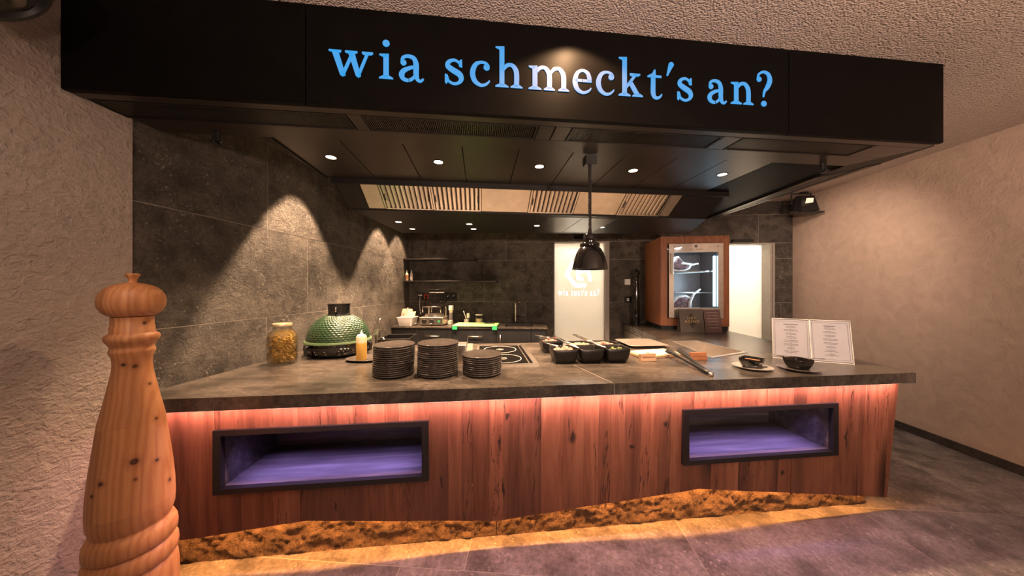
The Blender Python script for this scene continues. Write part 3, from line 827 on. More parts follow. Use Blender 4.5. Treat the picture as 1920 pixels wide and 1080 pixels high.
# wing drawers that face the kitchen
wing = thing('wing_drawer_unit', 'pale steel drawer unit under the wing facing the kitchen aisle', 'drawer unit', (1.366, 3.16, 0))
for i in range(2):
    y = .02 + i * .71
    dr = MB().bbox(-.014, .0, y, y + .70, .62, PT - .004, .003).build('drawer', M['steel_sat'], wing)
    MB().box(-.020, -.014, y + .04, y + .66, .825, .833).build('grip', M['black'], dr)
    MB().bbox(-.014, .0, y, y + .70, .10, .612, .003).build('door', M['cab_black'], wing)

# ------------------------------------------------------------------ back kitchen run
bc = thing('back_cabinet', 'black oak base cabinet run with bar handles under the rear worktop', 'cabinet', (0, 0, 0))
BY0, BY1 = 4.00, 4.61
MB().box(XL + .012, .165, BY0 + .022, BY1, .0, .760).build('body', M['cab_black'], bc)
bx = [XL + .012, -1.62, -1.09, -.50, -.03, .165]
for i, (a, b) in enumerate(zip(bx[:-1], bx[1:])):
    if i in (1, 2):
        d = MB().bbox(a + .002, b - .002, BY0, BY0 + .020, .60, .901, .002).build('drawer', M['cab_black'], bc)
        m = (a + b) / 2 - .02 + (.03 if i == 2 else .0)
        hb = MB(); hb.tube([(m - .10, BY0, .795), (m - .10, BY0 - .03, .795), (m + .10, BY0 - .03, .795), (m + .10, BY0, .795)], .006, 8)
        hb.build('handle', M['steel'], d, True)
        MB().bbox(a + .002, b - .002, BY0, BY0 + .020, .10, .596, .002).build('drawer', M['cab_black'], bc)
    else:
        d = MB().bbox(a + .002, b - .002, BY0, BY0 + .020, .10, .901, .002).build('door', M['cab_black'], bc)
        if i == 3:
            hb = MB(); hb.tube([(a + .06, BY0, .82), (a + .06, BY0 - .03, .82), (a + .06, BY0 - .03, .64), (a + .06, BY0, .64)], .006, 8)
            hb.build('handle', M['steel'], d, True)
bw = thing('rear_worktop', 'brown stone worktop with an inset sink along the back wall', 'worktop', (0, 0, .905))
sk_hole = [(-.40, 4.10), (.0, 4.10), (.0, 4.44), (-.40, 4.44)]
poly_with_holes([(XL + .004, 3.975), (.19, 3.975), (.19, 4.618), (XL + .004, 4.618)], [sk_hole], 0, .015, 'worktop_slab', M['worktop'], bw)
sn = thing('inset_sink', 'black stone sink set into the rear worktop below the tap', 'sink', (-.2, 4.27, .92))
def open_box(mb, x0, x1, y0, y1, z0, z1, t=.006):
    mb.box(x0, x1, y0, y1, z0, z0 + t); mb.box(x0, x0 + t, y0, y1, z0, z1); mb.box(x1 - t, x1, y0, y1, z0, z1)
    mb.box(x0 + t, x1 - t, y0, y0 + t, z0, z1); mb.box(x0 + t, x1 - t, y1 - t, y1, z0, z1); return mb
open_box(MB(), -.198, .198, -.168, .168, -.12, .001).build('basin', M['black_matte'], sn)
MB().lathe([(.0, -.1135), (.032, -.1135), (.034, -.1115), (.0, -.110)], 20, 0, -.07).build('drain', M['steel'], sn, True)
tp = thing('kitchen_tap', 'dark angular tap standing behind the inset sink', 'tap', (-.268, 4.50, .92))
MB().lathe([(.026, 0), (.026, .01), (.018, .016), (.018, .03)], 18, cap=True).build('base', M['black_matte'], tp, True)
MB().tube([(0, 0, .03), (0, 0, .30), (.015, -.02, .312), (.06, -.12, .312)], .013, 10).build('spout', M['steel_sat'], tp, 40)
MB().tube([(.06, -.12, .312), (.06, -.12, .29)], .010, 10).build('nozzle', M['black_matte'], tp, 40)
MB().tube([(.01, 0, .10), (.05, 0, .10), (.09, -.01, .106)], [.012, .011, .006], 10).build('lever', M['black_matte'], tp, True)

# shelves
for z, x1, lab in ((1.872, -.868, 'short upper black shelf on the back wall'), (1.535, -.549, 'longer lower black shelf on the back wall above the sockets')):
    s = thing('wall_shelf', lab, 'shelf', (XL + .003, YB - .002, z))
    MB().bbox(0, x1 - XL, -.25, 0, 0, .024, .003).build('board', M['frame_black'], s)
    MB().box(.0, x1 - XL, -.254, -.2505, .002, .022).build('edge_trim', M['hood_in'], s)
for dx, dy, col, lab in ((-.015, -.20, 'copper_wood', 'left sauce bottle with orange label on the lower shelf'), (.045, -.17, 'white', 'right pale sauce bottle on the lower shelf')):
    b = thing('sauce_bottle', lab, 'bottle', (XL + .05 + dx, YB + dy, 1.5592), 0, 'sauce bottles on the lower shelf')
    MB().lathe([(.022, 0), (.024, .004), (.024, .10), (.012, .125)], 16, cap=True).build('body', M['bottle'], b, True)
    MB().lathe([(.0246, .03), (.0246, .09)], 16).build('label_band', M[col], b, True)
    MB().lathe([(.012, .125), (.013, .14), (.004, .165), (.0, .168)], 12).build('nozzle', M['white'], b, True)

# sockets and switches
s = thing('socket_strip', 'black socket plate with a red socket and white plug behind the waffle iron', 'socket', (-1.735, YB - .001, 1.315))
MB().bbox(-.09, .09, -.012, 0, -.045, .045, .003).build('plate', M['black'], s)
MB().bbox(.012, .082, -.020, -.012, -.034, .034, .003).build('red_socket', M['red'], s)
MB().lathe([(.024, 0), (.024, .004), (.0, .004)], 20).build('socket_well', M['black'], s).matrix_local = Matrix.Translation((.047, -.020, 0)) @ Matrix.Rotation(R(90), 4, 'X')
pl = MB().bbox(-.078, -.020, -.030, -.012, .012, .032, .003).build('plug', M['white'], s)
c = MB().tube([(-.05, -.03, .0), (-.045, -.045, -.06), (-.05, -.05, -.14), (-.03, -.08, -.20), (-.0, -.12, -.27)], .005, 6).build('cord', M['white'], s, True)
MB().tube([(.047, -.024, -.01), (.05, -.06, -.07), (.03, -.09, -.16), (-.02, -.11, -.24), (-.04, -.13, -.32), (.02, -.16, -.375)], .006, 6).build('appliance_cord', M['black'], s, True)
s = thing('double_socket', 'black double socket plate on the wall right of the waffle iron', 'socket', (-1.285, YB - .001, 1.312))
MB().bbox(-.09, .09, -.012, 0, -.07, .07, .003).build('plate', M['black'], s)
for dx in (-.042, .042):
    MB().lathe([(.030, 0), (.032, .006), (.026, .006), (.024, .002), (.0, .002)], 24).build('socket_well', M['black_gloss'], s, True).matrix_local = Matrix.Translation((dx, -.012, 0)) @ Matrix.Rotation(R(90), 4, 'X')
s = thing('light_switch', 'white light switch on the stone wall right of the glass door', 'switch', (1.42, YB - .001, 1.543))
MB().bbox(-.042, .042, -.010, 0, -.042, .042, .003).build('plate', M['white'], s)
MB().bbox(-.029, .029, -.016, -.010, -.029, .029, .003).build('rocker', M['white'], s)
s = thing('control_panel', 'small black panel with a pale emblem below the light switch', 'control panel', (1.425, YB - .001, 1.275))
MB().bbox(-.05, .05, -.010, 0, -.045, .045, .003).build('plate', M['black_gloss'], s)
for z, w in ((.018, .022), (.006, .015), (-.006, .015), (-.018, .022)):
    MB().box(-w, w, -.0115, -.010, z - .004, z + .004).build('emblem', M['white'], s)

# ------------------------------------------------------------------ doors
d1 = struct(thing('door_1', '', 'door', (.312, YB, 0)))
del d1['label'], d1['category']
MB().box(.0, .014, .0, .19, 0, 2.16).build('frame', M['black'], d1)
MB().box(.014, .838, .0, .19, 2.145, 2.16).build('frame', M['jamb'], d1)
MB().box(.780, .838, .0, .19, 0, 2.145).build('frame', M['jamb'], d1)
def band(path, w):                                         # closed outline of a bent band
    L, Rr = [], []
    for i, p in enumerate(path):
        a = path[max(i - 1, 0)]; b = path[min(i + 1, len(path) - 1)]
        d0 = Vector(p) - Vector(a); d1 = Vector(b) - Vector(p)
        d0 = d0.normalized() if d0.length else d1.normalized(); d1 = d1.normalized() if d1.length else d0
        t = (d0 + d1).normalized(); n = Vector((-t.y, t.x)); k = w / 2 / max(.5, n.dot(Vector((-d0.y, d0.x))))
        L.append((p[0] + n.x * k, p[1] + n.y * k)); Rr.append((p[0] - n.x * k, p[1] - n.y * k))
    return L + Rr[::-1]
emb = [band([(.52, 1.83), (.30, 1.85), (.215, 1.66), (.35, 1.49), (.51, 1.495)], .062), band([(.575, 1.555), (.545, 1.73), (.385, 1.705), (.385, 1.60), (.465, 1.59)], .055)]
gl = poly_with_holes([(.016, .01), (.779, .01), (.779, 2.143), (.016, 2.143)], emb, -.108, -.100, 'glass', M['satin_glass'], d1)
gl.rotation_euler = (R(90), 0, 0)
MB().box(.016, .779, .1085, .1125, .01, 2.143).build('clear_pane', M['acrylic'], d1)
x = .075; tb = MB()
for ch in "wia tuat's an?":
    if ch == ' ': x += .032; continue
    glyph(tb, ch, x, .1050, 1.335, .045, .062, .015); x += GL[ch][0] * .045 + .0085
lt_o = tb.build('lettering_cutter', M['white'], d1)
lt_o.location = (0, .0065, 0)
md = gl.modifiers.new('cut', 'BOOLEAN'); md.operation = 'DIFFERENCE'; md.object = lt_o; md.solver = 'EXACT'; md.use_self = True
bpy.context.view_layer.update()
_me = bpy.data.meshes.new_from_object(gl.evaluated_get(bpy.context.evaluated_depsgraph_get()))
gl.modifiers.clear(); gl.data = _me
bpy.data.objects.remove(lt_o)
MB().bbox(.30, .48, -.055, -.001, 2.19, 2.235, .004).build('door_closer', M['black'], d1)
d2 = struct(thing('door_2', '', 'door', (2.878, YB, 0)))
del d2['label'], d2['category']
MB().box(.0, .010, .0, .19, 0, 2.11).build('frame', M['white_wall'], d2)
MB().box(.010, .642, .0, .19, 2.098, 2.11).build('frame', M['jamb'], d2)
MB().box(.572, .600, -.012, .19, 0, 2.098).build('frame', M['jamb'], d2)
MB().box(.600, .612, .0, .19, 0, 2.098).build('frame', M['black'], d2)
MB().box(.612, .642, -.006, .19, 0, 2.098).build('frame', M['grout'], d2)
MB().box(.014, .570, .15, .185, .01, 2.09).build('leaf', M['satin_glass'], d2)
MB().bbox(.03, .32, -.055, -.001, 2.115, 2.16, .004).build('door_closer', M['black'], d2)

# ------------------------------------------------------------------ dry-ageing cabinet on the wing
ag = thing('dry_ager', 'red oak dry-ageing cabinet with glass door and lit beef on the wing', 'fridge', (1.605, 3.90, .9205), R(-3.5))
AW, AD, AH = .80, .64, 1.178
MB().bbox(.0, .022, .0, AD, .055, AH, .002).build('side_panel', M['ager_wood'], ag)
MB().bbox(AW - .022, AW, .0, AD, .055, AH, .002).build('side_panel', M['ager_wood'], ag)
MB().bbox(.022, AW - .022, .0, AD, AH - .03, AH, .002).build('top_panel', M['ager_wood'], ag)
MB().bbox(.022, AW - .022, AD - .02, AD, .055, AH - .03, .002).build('back_panel', M['ager_wood'], ag)
MB().bbox(.012, AW - .012, .02, AD - .01, .0, .055, .002).build('plinth', M['black'], ag)
MB().bbox(.0215, .082, .0, .03, .055, AH - .03, .001).build('front_stile', M['ager_wood'], ag)
MB().bbox(AW - .075, AW - .0215, .0, .03, .055, AH - .03, .001).build('front_stile', M['ager_wood'], ag)
MB().bbox(.0815, AW - .0745, .0, .03, AH - .088, AH - .0295, .001).build('front_rail', M['ager_wood'], ag)
MB().bbox(.0815, AW - .0745, .0, .03, .0555, .148, .001).build('front_rail', M['ager_wood'], ag)
# steel door
gx0, gx1, gz0, gz1 = .155, .668, .285, .975
dd = MB(); Y0, Y1 = -.012, .028
dd.bbox(.095, gx0, Y0, Y1, .155, 1.085, .002); dd.bbox(gx1, .728, Y0, Y1, .155, 1.085, .002)
dd.bbox(gx0, gx1, Y0, Y1, gz1, 1.085, .002); dd.bbox(gx0, gx1, Y0, Y1, .155, gz0, .002)
dr = dd.build('door', M['steel_sat'], ag)
MB().box(gx0, gx1, .004, .010, gz0, gz1).build('pane', M['ager_glass'], dr)
MB().bbox(.104, .140, -.040, -.013, .70, .96, .005).build('handle', M['steel'], dr)
for x in (.165, .665): MB().lathe([(.010, 0), (.008, .004), (.0, .004)], 14).build('screw', M['chrome'], dr, True).matrix_local = Matrix.Translation((x, -.012, 1.045)) @ Matrix.Rotation(R(90), 4, 'X')
def text_mesh(txt, size, name, mat, parent, loc, rot=(R(90), 0, 0), extrude=.0006, align='CENTER'):
    cu = bpy.data.curves.new(name, 'FONT'); cu.body = txt; cu.size = size; cu.extrude = extrude; cu.align_x = align; cu.space_character = 1.25
    cu.resolution_u = 3
    tmp = bpy.data.objects.new(name + '_curve', cu); COL.objects.link(tmp)
    dg = bpy.context.evaluated_depsgraph_get(); me = bpy.data.meshes.new_from_object(tmp.evaluated_get(dg))
    bpy.data.objects.remove(tmp); bpy.data.curves.remove(cu)
    me.materials.clear(); me.materials.append(mat)
    o = bpy.data.objects.new(name, me); COL.objects.link(o); o.parent = parent
    o.location = loc; o.rotation_euler = rot
    return o
text_mesh('DRY AGER', .028, 'lettering', M['print_grey'], dr, (.412, -.0128, 1.0))
MB().prism_y([(.412 + .020 * math.cos(math.pi / 3 * i), 1.050 + .020 * math.sin(math.pi / 3 * i)) for i in range(6)], -.0135, -.0121).build('badge', M['print_grey'], dr)
# inside
ins = MB()
ins.box(.10, .725, .55, .56, .16, 1.08); ins.box(.10, .11, .03, .55, .16, 1.08); ins.box(.715, .725, .03, .55, .16, 1.08); ins.box(.11, .715, .03, .55, .16, .17); ins.box(.11, .715, .03, .55, 1.07, 1.08)
ins.build('liner', plain('liner', (.16, .13, .12), .35, .3), ag)
for z, k0 in ((.735, 0), (.46, 7)):
    mb = MB()
    for i in range(k0, 14): mb.box(.112, .713, .06 + .034 * i, .072 + .034 * i, z, z + .012)
    mb.build('rack', M['steel'], ag)
MB().box(.640, .662, .040, .055, .30, .93).build('light_tube', M['led_blue'], ag)
MB().box(.118, .130, .040, .055, .42, .62).build('light_tube', M['led_blue'], ag)
ca, sa = math.cos(R(-3.5)), math.sin(R(-3.5))
def agp(x, y, z): return (1.605 + x * ca - y * sa, 3.90 + x * sa + y * ca, .9205 + z)
light('ager_light', 'AREA', agp(.60, .06, .62), 3.2, (.62, .85, 1.0), agp(.25, .30, .60), shape='RECTANGLE', size=.05, size_y=.6)
light('ager_light', 'AREA', agp(.2, .08, 1.05), 2.2, (.75, .88, 1.0), agp(.3, .2, .3), size=.2)
def steak(name, lab, loc, pts, bone, rz):
    t = thing(name, lab, 'meat', loc, rz, 'beef cuts in the dry-ageing cabinet')
    n = len(pts); cx = sum(p[0] for p in pts) / n; cz = sum(p[1] for p in pts) / n
    rs = []
    for y, k in ((-.05, .80), (-.062, .93), (-.05, 1.0), (.05, 1.0), (.06, .9)):
        rs.append([(cx + (p[0] - cx) * k, -y, cz + (p[1] - cz) * k) for p in pts])
    MB().rings(rs).build('fat_rim', M['fat'], t, True)
    MB().rings([[(cx + (p[0] - cx) * k, y, cz + (p[1] - cz) * k) for p in pts] for y, k in ((-.066, .58), (-.0655, .80), (-.05, .84))][::-1]).build('lean', M['meat'], t, True)
    MB().tube(bone, [.022, .018, .013, .009][:len(bone)], 10).build('bone', M['fat'], t, True)
x0, y0, z0 = agp(.19, .22, .7485)
steak('beef_cut', 'beef cut with rib bone on the upper rack of the dry-ager', (x0, y0, z0),
      [(0, .02), (.07, .0), (.17, .004), (.23, .03), (.25, .07), (.20, .10), (.14, .13), (.09, .20), (.05, .19), (.01, .12)], [(.12, -.05, .10), (.21, -.05, .09), (.27, -.05, .085), (.33, -.05, .10)], R(-3.5))
x0, y0, z0 = agp(.16, .20, .4735 - .16)
M_loc = (x0, y0, agp(0, 0, .1705)[2])
steak('beef_cut', 'larger beef cut with long curved rib bone at the bottom of the dry-ager', M_loc,
      [(0, .0), (.24, .0), (.27, .06), (.24, .15), (.27, .24), (.20, .27), (.10, .25), (.03, .17)], [(.24, -.06, .06), (.245, -.065, .18), (.29, -.065, .28), (.37, -.065, .345)], R(-3.5))
# leaflets in front of it
def leaflet(lab, p0, p1, h, mat, mat2=None):
    dx, dy = p1[0] - p0[0], p1[1] - p0[1]; L = math.hypot(dx, dy)
    t = thing('leaflet', lab, 'leaflet', (p0[0], p0[1], .9205), math.atan2(dy, dx))
    lean = .05
    MB().rings([[(0, 0, 0), (L, 0, 0), (L, .004, 0), (0, .004, 0)], [(0, lean, h), (L, lean, h), (L, lean + .004, h), (0, lean + .004, h)]]).build('card', mat, t)
    MB().rings([[(0, lean + .03, 0), (L, lean + .03, 0), (L, lean + .034, 0), (0, lean + .034, 0)], [(0, lean + .001, h), (L, lean + .001, h), (L, lean + .005, h), (0, lean + .005, h)]]).build('back_stay', mat, t)
    return t, L
lf, L = leaflet('brown table card reading dry aging in gold before the dry-ager', (1.758, 3.70), (2.035, 3.705), .275, M['leaflet'])
tl = math.atan2(.05, .275)
text_mesh('DRY', .046, 'gold_title', M['gold'], lf, (L / 2, .0276 - .0022, .152), (R(90) - tl, 0, 0))
text_mesh('AGING', .046, 'gold_title', M['gold'], lf, (L / 2, .0207 - .0022, .114), (R(90) - tl, 0, 0))
lp = lambda x, z, e: (x, z * .05 / .275 - e, z)
dm = [(L / 2, .042), (L / 2 + .040, .10), (L / 2 + .048, .160), (L / 2 + .015, .190), (L / 2, .232), (L / 2 - .030, .195), (L / 2 - .046, .165), (L / 2 - .030, .10)]
MB().rings([[lp(x, z, -.002) for x, z in dm], [lp(x, z, .0006) for x, z in dm]]).build('dark_ornament', plain('dark_print', (.035, .028, .022), .5), lf)
lf, L = leaflet('plum red card with text lines beside the dry aging card', (2.045, 3.706), (2.236, 3.708), .268, M['leaflet2'])
for i in range(6):
    z_ = .235 - i * .036; y_ = z_ * .05 / .268
    MB().box(.03 + .012 * (i % 2), L - .03, y_ - .0014, y_ + .002, z_ - .0035, z_ + .0035).build('text_line', plain('pale_print', (.34, .24, .21), .6), lf)
# tall black pepper mill on the wing by the wall
pm = thing('black_pepper_mill', 'tall black pepper mill standing beside the dry-ager by the wall', 'pepper mill', (1.50, 4.48, .9205))
MB().lathe([(.050, 0), (.052, .01), (.046, .04), (.052, .055), (.052, .07), (.044, .085), (.052, .10), (.050, .12), (.044, .135), (.048, .16), (.046, .40), (.036, .60), (.032, .66), (.040, .68), (.040, .69), (.030, .70)], 24, cap=True).build('body', M['black_gloss'], pm, 35)
MB().lathe([(.030, .70), (.044, .715), (.050, .745), (.042, .78), (.018, .795), (.012, .80), (.016, .815), (.0, .82)], 24).build('head', M['black_gloss'], pm, 35)

# ------------------------------------------------------------------ big turned wooden pepper mill
MX, MY = -1.538, 1.043
prof = [(.116, 0.0), (.122, .01), (.122, .33), (.118, .372), (.111, .388), (.108, .392), (.112, .396), (.119, .405), (.1205, .425), (.119, .446), (.111, .462), (.106, .466), (.110, .470), (.117, .480), (.118, .500), (.116, .520), (.109, .538), (.100, .548),
        (.099, .552), (.103, .560), (.109, .585), (.1105, .62), (.109, .68), (.104, .75), (.098, .81), (.0905, .88), (.083, .95), (.070, 1.02), (.060, 1.08), (.0515, 1.13), (.0495, 1.16), (.051, 1.185),
        (.058, 1.205), (.0585, 1.212), (.056, 1.220), (.055, 1.225), (.0575, 1.232), (.062, 1.240), (.068, 1.250), (.0705, 1.260), (.068, 1.270), (.060, 1.276), (.0565, 1.281), (.0565, 1.302), (.054, 1.304), (.054, 1.340)]
head = [(.052, 1.3415), (.060, 1.345), (.074, 1.358), (.083, 1.376), (.0860, 1.398), (.083, 1.420), (.074, 1.440), (.058, 1.456), (.035, 1.466), (.014, 1.470)]
knob = [(.012, 1.469), (.0105, 1.476), (.012, 1.486), (.0185, 1.496), (.020, 1.500), (.019, 1.504), (.012, 1.506), (.0, 1.5065)]
a_ = math.atan2(-MY, -MX)
def kn(da, z, r, kr):
    rr = None
    for (r0, z0), (r1, z1) in zip(prof[:-1], prof[1:]):
        if z0 <= z <= z1: rr = r0 + (r1 - r0) * (z - z0) / (z1 - z0)
    return (rr * math.cos(a_ + da), rr * math.sin(a_ + da), z, kr)
KNOTS = [kn(.02, .815, 0, .014), kn(-.75, .76, 0, .009), kn(.62, .79, 0, .008), kn(.10, 1.155, 0, .009), kn(-.45, 1.165, 0, .007), kn(.75, 1.08, 0, .006), kn(.75, .945, 0, .006), kn(-1.0, .72, 0, .007), kn(.06, .75, 0, .005), kn(.55, 1.315, 0, .008), kn(1.0, .69, 0, .009)]
M['pine'] = pine()
mill = thing('wooden_pepper_mill', 'giant turned pine pepper mill standing on the floor beside the bar', 'pepper mill', (MX, MY, .0005))
MB().lathe(prof, 72, cap=True).build('body', M['pine'], mill, 55)
MB().lathe(head, 72, cap=True).build('head', M['pine'], mill, 55)
MB().lathe(knob, 32, cap=True).build('knob', M['pine'], mill, 55)

# ------------------------------------------------------------------ things on the bar
ZW = .9205
def at(x, y): wx, wy = sk(x, y); return (wx, wy, ZW)
# jar of pickles
jr = thing('pickle_jar', 'large glass jar of yellow pickled vegetables next to the green grill', 'jar', (-1.765, 1.985, ZW))
MB().lathe([(.0, .003), (.076, .0), (.086, .006), (.091, .03), (.092, .175), (.086, .205), (.066, .230), (.056, .238), (.055, .272), (.051, .272), (.052, .240), (.062, .229), (.082, .203), (.088, .175), (.087, .03), (.080, .010), (.0, .008)], 40).build('glass_body', M['glass'], jr, 50)
MB().lathe([(.0555, .262), (.0585, .264), (.0590, .276), (.055, .2815), (.0, .2825)], 40).build('lid', plain('gold_lid', (.70, .56, .36), .3, .6), jr, 50)
MB().lathe([(.0, .010), (.078, .012), (.085, .03), (.0855, .175), (.080, .203), (.060, .226), (.0, .227)], 40).build('brine', M['brine'], jr, 50)
mb = MB()
random.seed(3)
for i in range(420):
    a = random.uniform(0, 6.283); z = random.uniform(.020, .190); r = .076 * math.sqrt(random.uniform(.5, 1)) - .004 * random.random()
    p = Vector((r * math.cos(a), r * math.sin(a), z)); q = Vector((random.uniform(-1, 1), random.uniform(-1, 1), random.uniform(-.5, .5))).normalized() * random.uniform(.008, .018)
    tpt = p + q
    mb.tube([p - q, p, tpt], [.003, random.uniform(.005, .010), .002], 6)
pk = mb.build('pickled_vegetables', M['pickle'], None, True, (-1.765, 1.985, ZW)); tag(pk, 'yellow brown pickled vegetable pieces packed inside the glass jar', 'vegetables', None, 'stuff')

# green ceramic grill
EG = (-1.579, 2.329)
eg = thing('ceramic_grill', 'dimpled green ceramic egg grill with black base at the stone wall', 'grill', (EG[0], EG[1], ZW))
MB().lathe([(.0, .002), (.185, .0), (.206, .006), (.222, .024), (.231, .055), (.234, .100), (.0, .100)], 64).build('base_bowl', plain('black_ceramic', (.004, .004, .004), .10, 0, .2, 8, coat=.5), eg, 45)
MB().lathe([(.232, .060), (.240, .062), (.241, .082), (.233, .084)], 64).build('base_band', M['black'], eg, 45)
MB().lathe([(.226, .100), (.242, .101), (.245, .107), (.240, .118), (.222, .121)], 64).build('felt_band', M['green_band'], eg, 45)
NA, NR = 44, 15
rs = []
for i in range(NR * 6 + 1):
    t = i / (NR * 6); ang = t * R(70)
    r0 = .224 * math.cos(ang) ** .92; z0 = .117 + .205 * math.sin(ang)
    row = t * NR; k = int(row); ring = []
    nn = NA * 6
    for j in range(nn):
        ph = (j / 6 + .5 * (k % 2))
        fu, fv = (ph % 1) - .5, (row % 1) - .5
        d = .0040 * max(0.0, 1 - (fu * fu + fv * fv) * 4.2)
        n = (math.cos(ang), math.sin(ang)); A = 2 * math.pi * j / nn
        rr = r0 + d * n[0]
        ring.append((rr * math.cos(A), rr * math.sin(A), z0 + d * n[1]))
    rs.append(ring)
MB().rings(rs, False).build('dome', M['green'], eg, True)
MB().lathe([(.090, .302), (.083, .312), (.083, .318), (.078, .320), (.078, .365), (.080, .368), (.080, .392), (.074, .394), (.0, .394)], 40).build('vent_collar', M['black'], eg, 40)
MB().lathe([(.0, .3945), (.082, .3945), (.084, .399), (.082, .404), (.0, .408)], 40).build('vent_cap', M['black_gloss'], eg, 40)
dv = math.atan2(-EG[1], -EG[0])
cp = lambda r, da, z: (r * math.cos(dv + da), r * math.sin(dv + da), z)
MB().tube([cp(.082, -.25, .335), cp(.096, -.25, .35), cp(.086, -.25, .375)], .007, 8).build('vent_tab', M['chrome'], eg, True)
for da, nm in ((-.95, 'side_bracket'), (.98, 'side_bracket')):
    mb = MB(); mb.tube([cp(.236, da, .03), cp(.262, da, .035), cp(.268, da, .085), cp(.240, da, .094)], .013, 8); mb.build(nm, M['black_gloss'], eg, True)
for da in (-.75, -.42, -.02, .12, .40):
    mb = MB(); mb.sphere(cp(.233, da, .055), .006, 8, 6); mb.sphere(cp(.228, da + .03, .035), .005, 8, 6); mb.build('screw', M['chrome'], eg, True)
mb = MB(); mb.tube([cp(.240, -.10, .070), cp(.262, -.08, .072), cp(.268, .22, .072), cp(.240, .26, .070)], .008, 8); mb.build('lid_handle', M['black_gloss'], eg, True)

# squeeze bottle on an oval dark platter
PLX, PLY = -1.215, 2.125
pt = thing('oval_platter', 'dark oval platter under the yellow squeeze bottle', 'platter', (PLX, PLY, ZW), R(12))
o = MB().lathe([(.0, .0), (.085, .0), (.125, .012), (.130, .016), (.126, .018), (.085, .007), (.0, .006)], 48).build('dish', M['plate'], pt, 60); o.scale = (1.18, .82, 1)
sb = thing('squeeze_bottle', 'clear squeeze bottle of yellow oil on the oval platter', 'bottle', (-1.250, 2.095, ZW + .0068))
MB().lathe([(.0, .0), (.034, .0), (.036, .004), (.036, .125), (.0, .125)], 28).build('oil_body', M['oil'], sb, 40)
MB().lathe([(.036, .125), (.036, .162), (.034, .170), (.028, .174)], 28).build('clear_body', M['bottle'], sb, 40)
MB().lathe([(.029, .170), (.030, .178), (.018, .184), (.010, .188), (.006, .205), (.003, .212), (.0, .213)], 24).build('nozzle_cap', M['white'], sb, 40)
sp = thing('platter_spoon', 'dark spoon lying on the oval platter behind the plates', 'spoon', (-1.13, 2.14, ZW + .014), R(35))
MB().tube([(0, 0, .006), (.07, 0, .009), (.14, 0, .018)], [.012, .004, .004], 8).build('handle', M['plate'], sp, True)

# plates: three stacks
ORD = ['', 'first', 'second', 'third', 'fourth', 'fifth', 'sixth', 'seventh', 'eighth', 'ninth', 'tenth', 'eleventh', 'twelfth', 'thirteenth', 'fourteenth', 'fifteenth', 'sixteenth']
def plate_stack(cx, cy, n, h, rad, where, sway):
    proto = None
    for i in range(n):
        top = i == n - 1
        k = n - i
        lab = f'topmost dark stoneware plate of the {where}' if top else f'{ORD[k]} dark plate from the top of the {where}' if i else f'lowest dark stoneware plate of the {where}'
        if proto is None:
            s = rad / .121
            mb = MB().lathe([(.0, .0), (.062 * s, .0), (.066 * s, .002), (.108 * s, .0060), (.1195 * s, .0070), (.1215 * s, .0090), (.1215 * s, .0130), (.120 * s, .0150), (.115 * s, .0150), (.070 * s, .0080), (.0, .0075)], 56)
            o = mb.build('dinner_plate', M['plate'], None, 60); proto = o
        else:
            o = proto.copy(); COL.objects.link(o)
        a = random.uniform(0, 6.28); e = random.uniform(0, .0025)
        t = i / max(1, n - 1)
        o.location = (cx + e * math.cos(a) + sway * t, cy + e * math.sin(a), ZW + i * h)
        o.rotation_euler = (0, 0, random.uniform(0, 6.28))
        tag(o, lab, 'plate', f'plates of the {where}')
plate_stack(-.862, 1.79, 15, .0122, .121, 'stack nearest the squeeze bottle', .006)
plate_stack(-.590, 1.814, 16, .0121, .123, 'middle stack', .003)
plate_stack(-.319, 1.850, 10, .0118, .121, 'low stack nearest the hob', .0)

# hob
hb = thing('induction_hob', 'black two-zone induction hob with steel frame set in the bar', 'hob', at(.19, 2.39), SK)
fr = MB()
for a in [(-.215, .215, -.355, -.335), (-.215, .215, .335, .355), (-.215, -.195, -.335, .335), (.180, .215, -.335, .335)]:
    fr.box(a[0], a[1], a[2], a[3], -.0003, .006)
fr.build('steel_frame', M['steel'], hb)
MB().box(-.194, .179, -.334, .334, -.0003, .004).build('glass_top', M['black_gloss'], hb)
MB().box(.150, .158, -.334, .334, .0041, .0046).build('divider', M['steel'], hb)
for y in (-.165, .165):
    MB().lathe([(.135, .0041), (.139, .0041), (.139, .0045), (.135, .0045)], 48, -.02, y).build('zone_ring', M['spec'], hb)
    MB().lathe([(.026, .0041), (.029, .0041), (.029, .0045), (.026, .0045)], 24, -.02, y).build('zone_mark', M['spec'], hb)
    MB().box(-.035, -.005, y - .002, y + .002, .0041, .0045).build('zone_mark', M['spec'], hb)
# steel box, card clip, utensils behind the plates
sx_ = thing('steel_container', 'plain steel container standing behind the middle plate stack', 'container', at(-.20, 2.17), SK)
open_box(MB(), -.12, .10, -.06, .06, 0, .125, .003).build('body', M['steel'], sx_)
MB().bbox(-.124, .104, -.064, .064, .125, .131, .002).build('rim', M['steel'], sx_)
ccx = thing('card_clip', 'beige card in a wire clip between the plates and the hob', 'card holder', at(-.085, 2.46), SK)
MB().tube([(-.02, .004, .006), (-.02, .004, .06), (-.012, .0, .12)], .0025, 6).build('wire', M['chrome'], ccx, True)
MB().bbox(-.028, .030, -.012, .012, 0, .012, .002).build('foot', M['pale_wood'], ccx)
MB().rings([[(-.022, -.004, .012), (.026, -.004, .012), (.026, -.001, .012), (-.022, -.001, .012)], [(-.022, .008, .075), (.026, .008, .075), (.026, .011, .075), (-.022, .011, .075)]]).build('card', M['wax'], ccx)
ut = thing('utensil_holder', 'slim steel cylinder holding a spoon at the right of the grill', 'holder', (-1.40, 2.60, ZW))
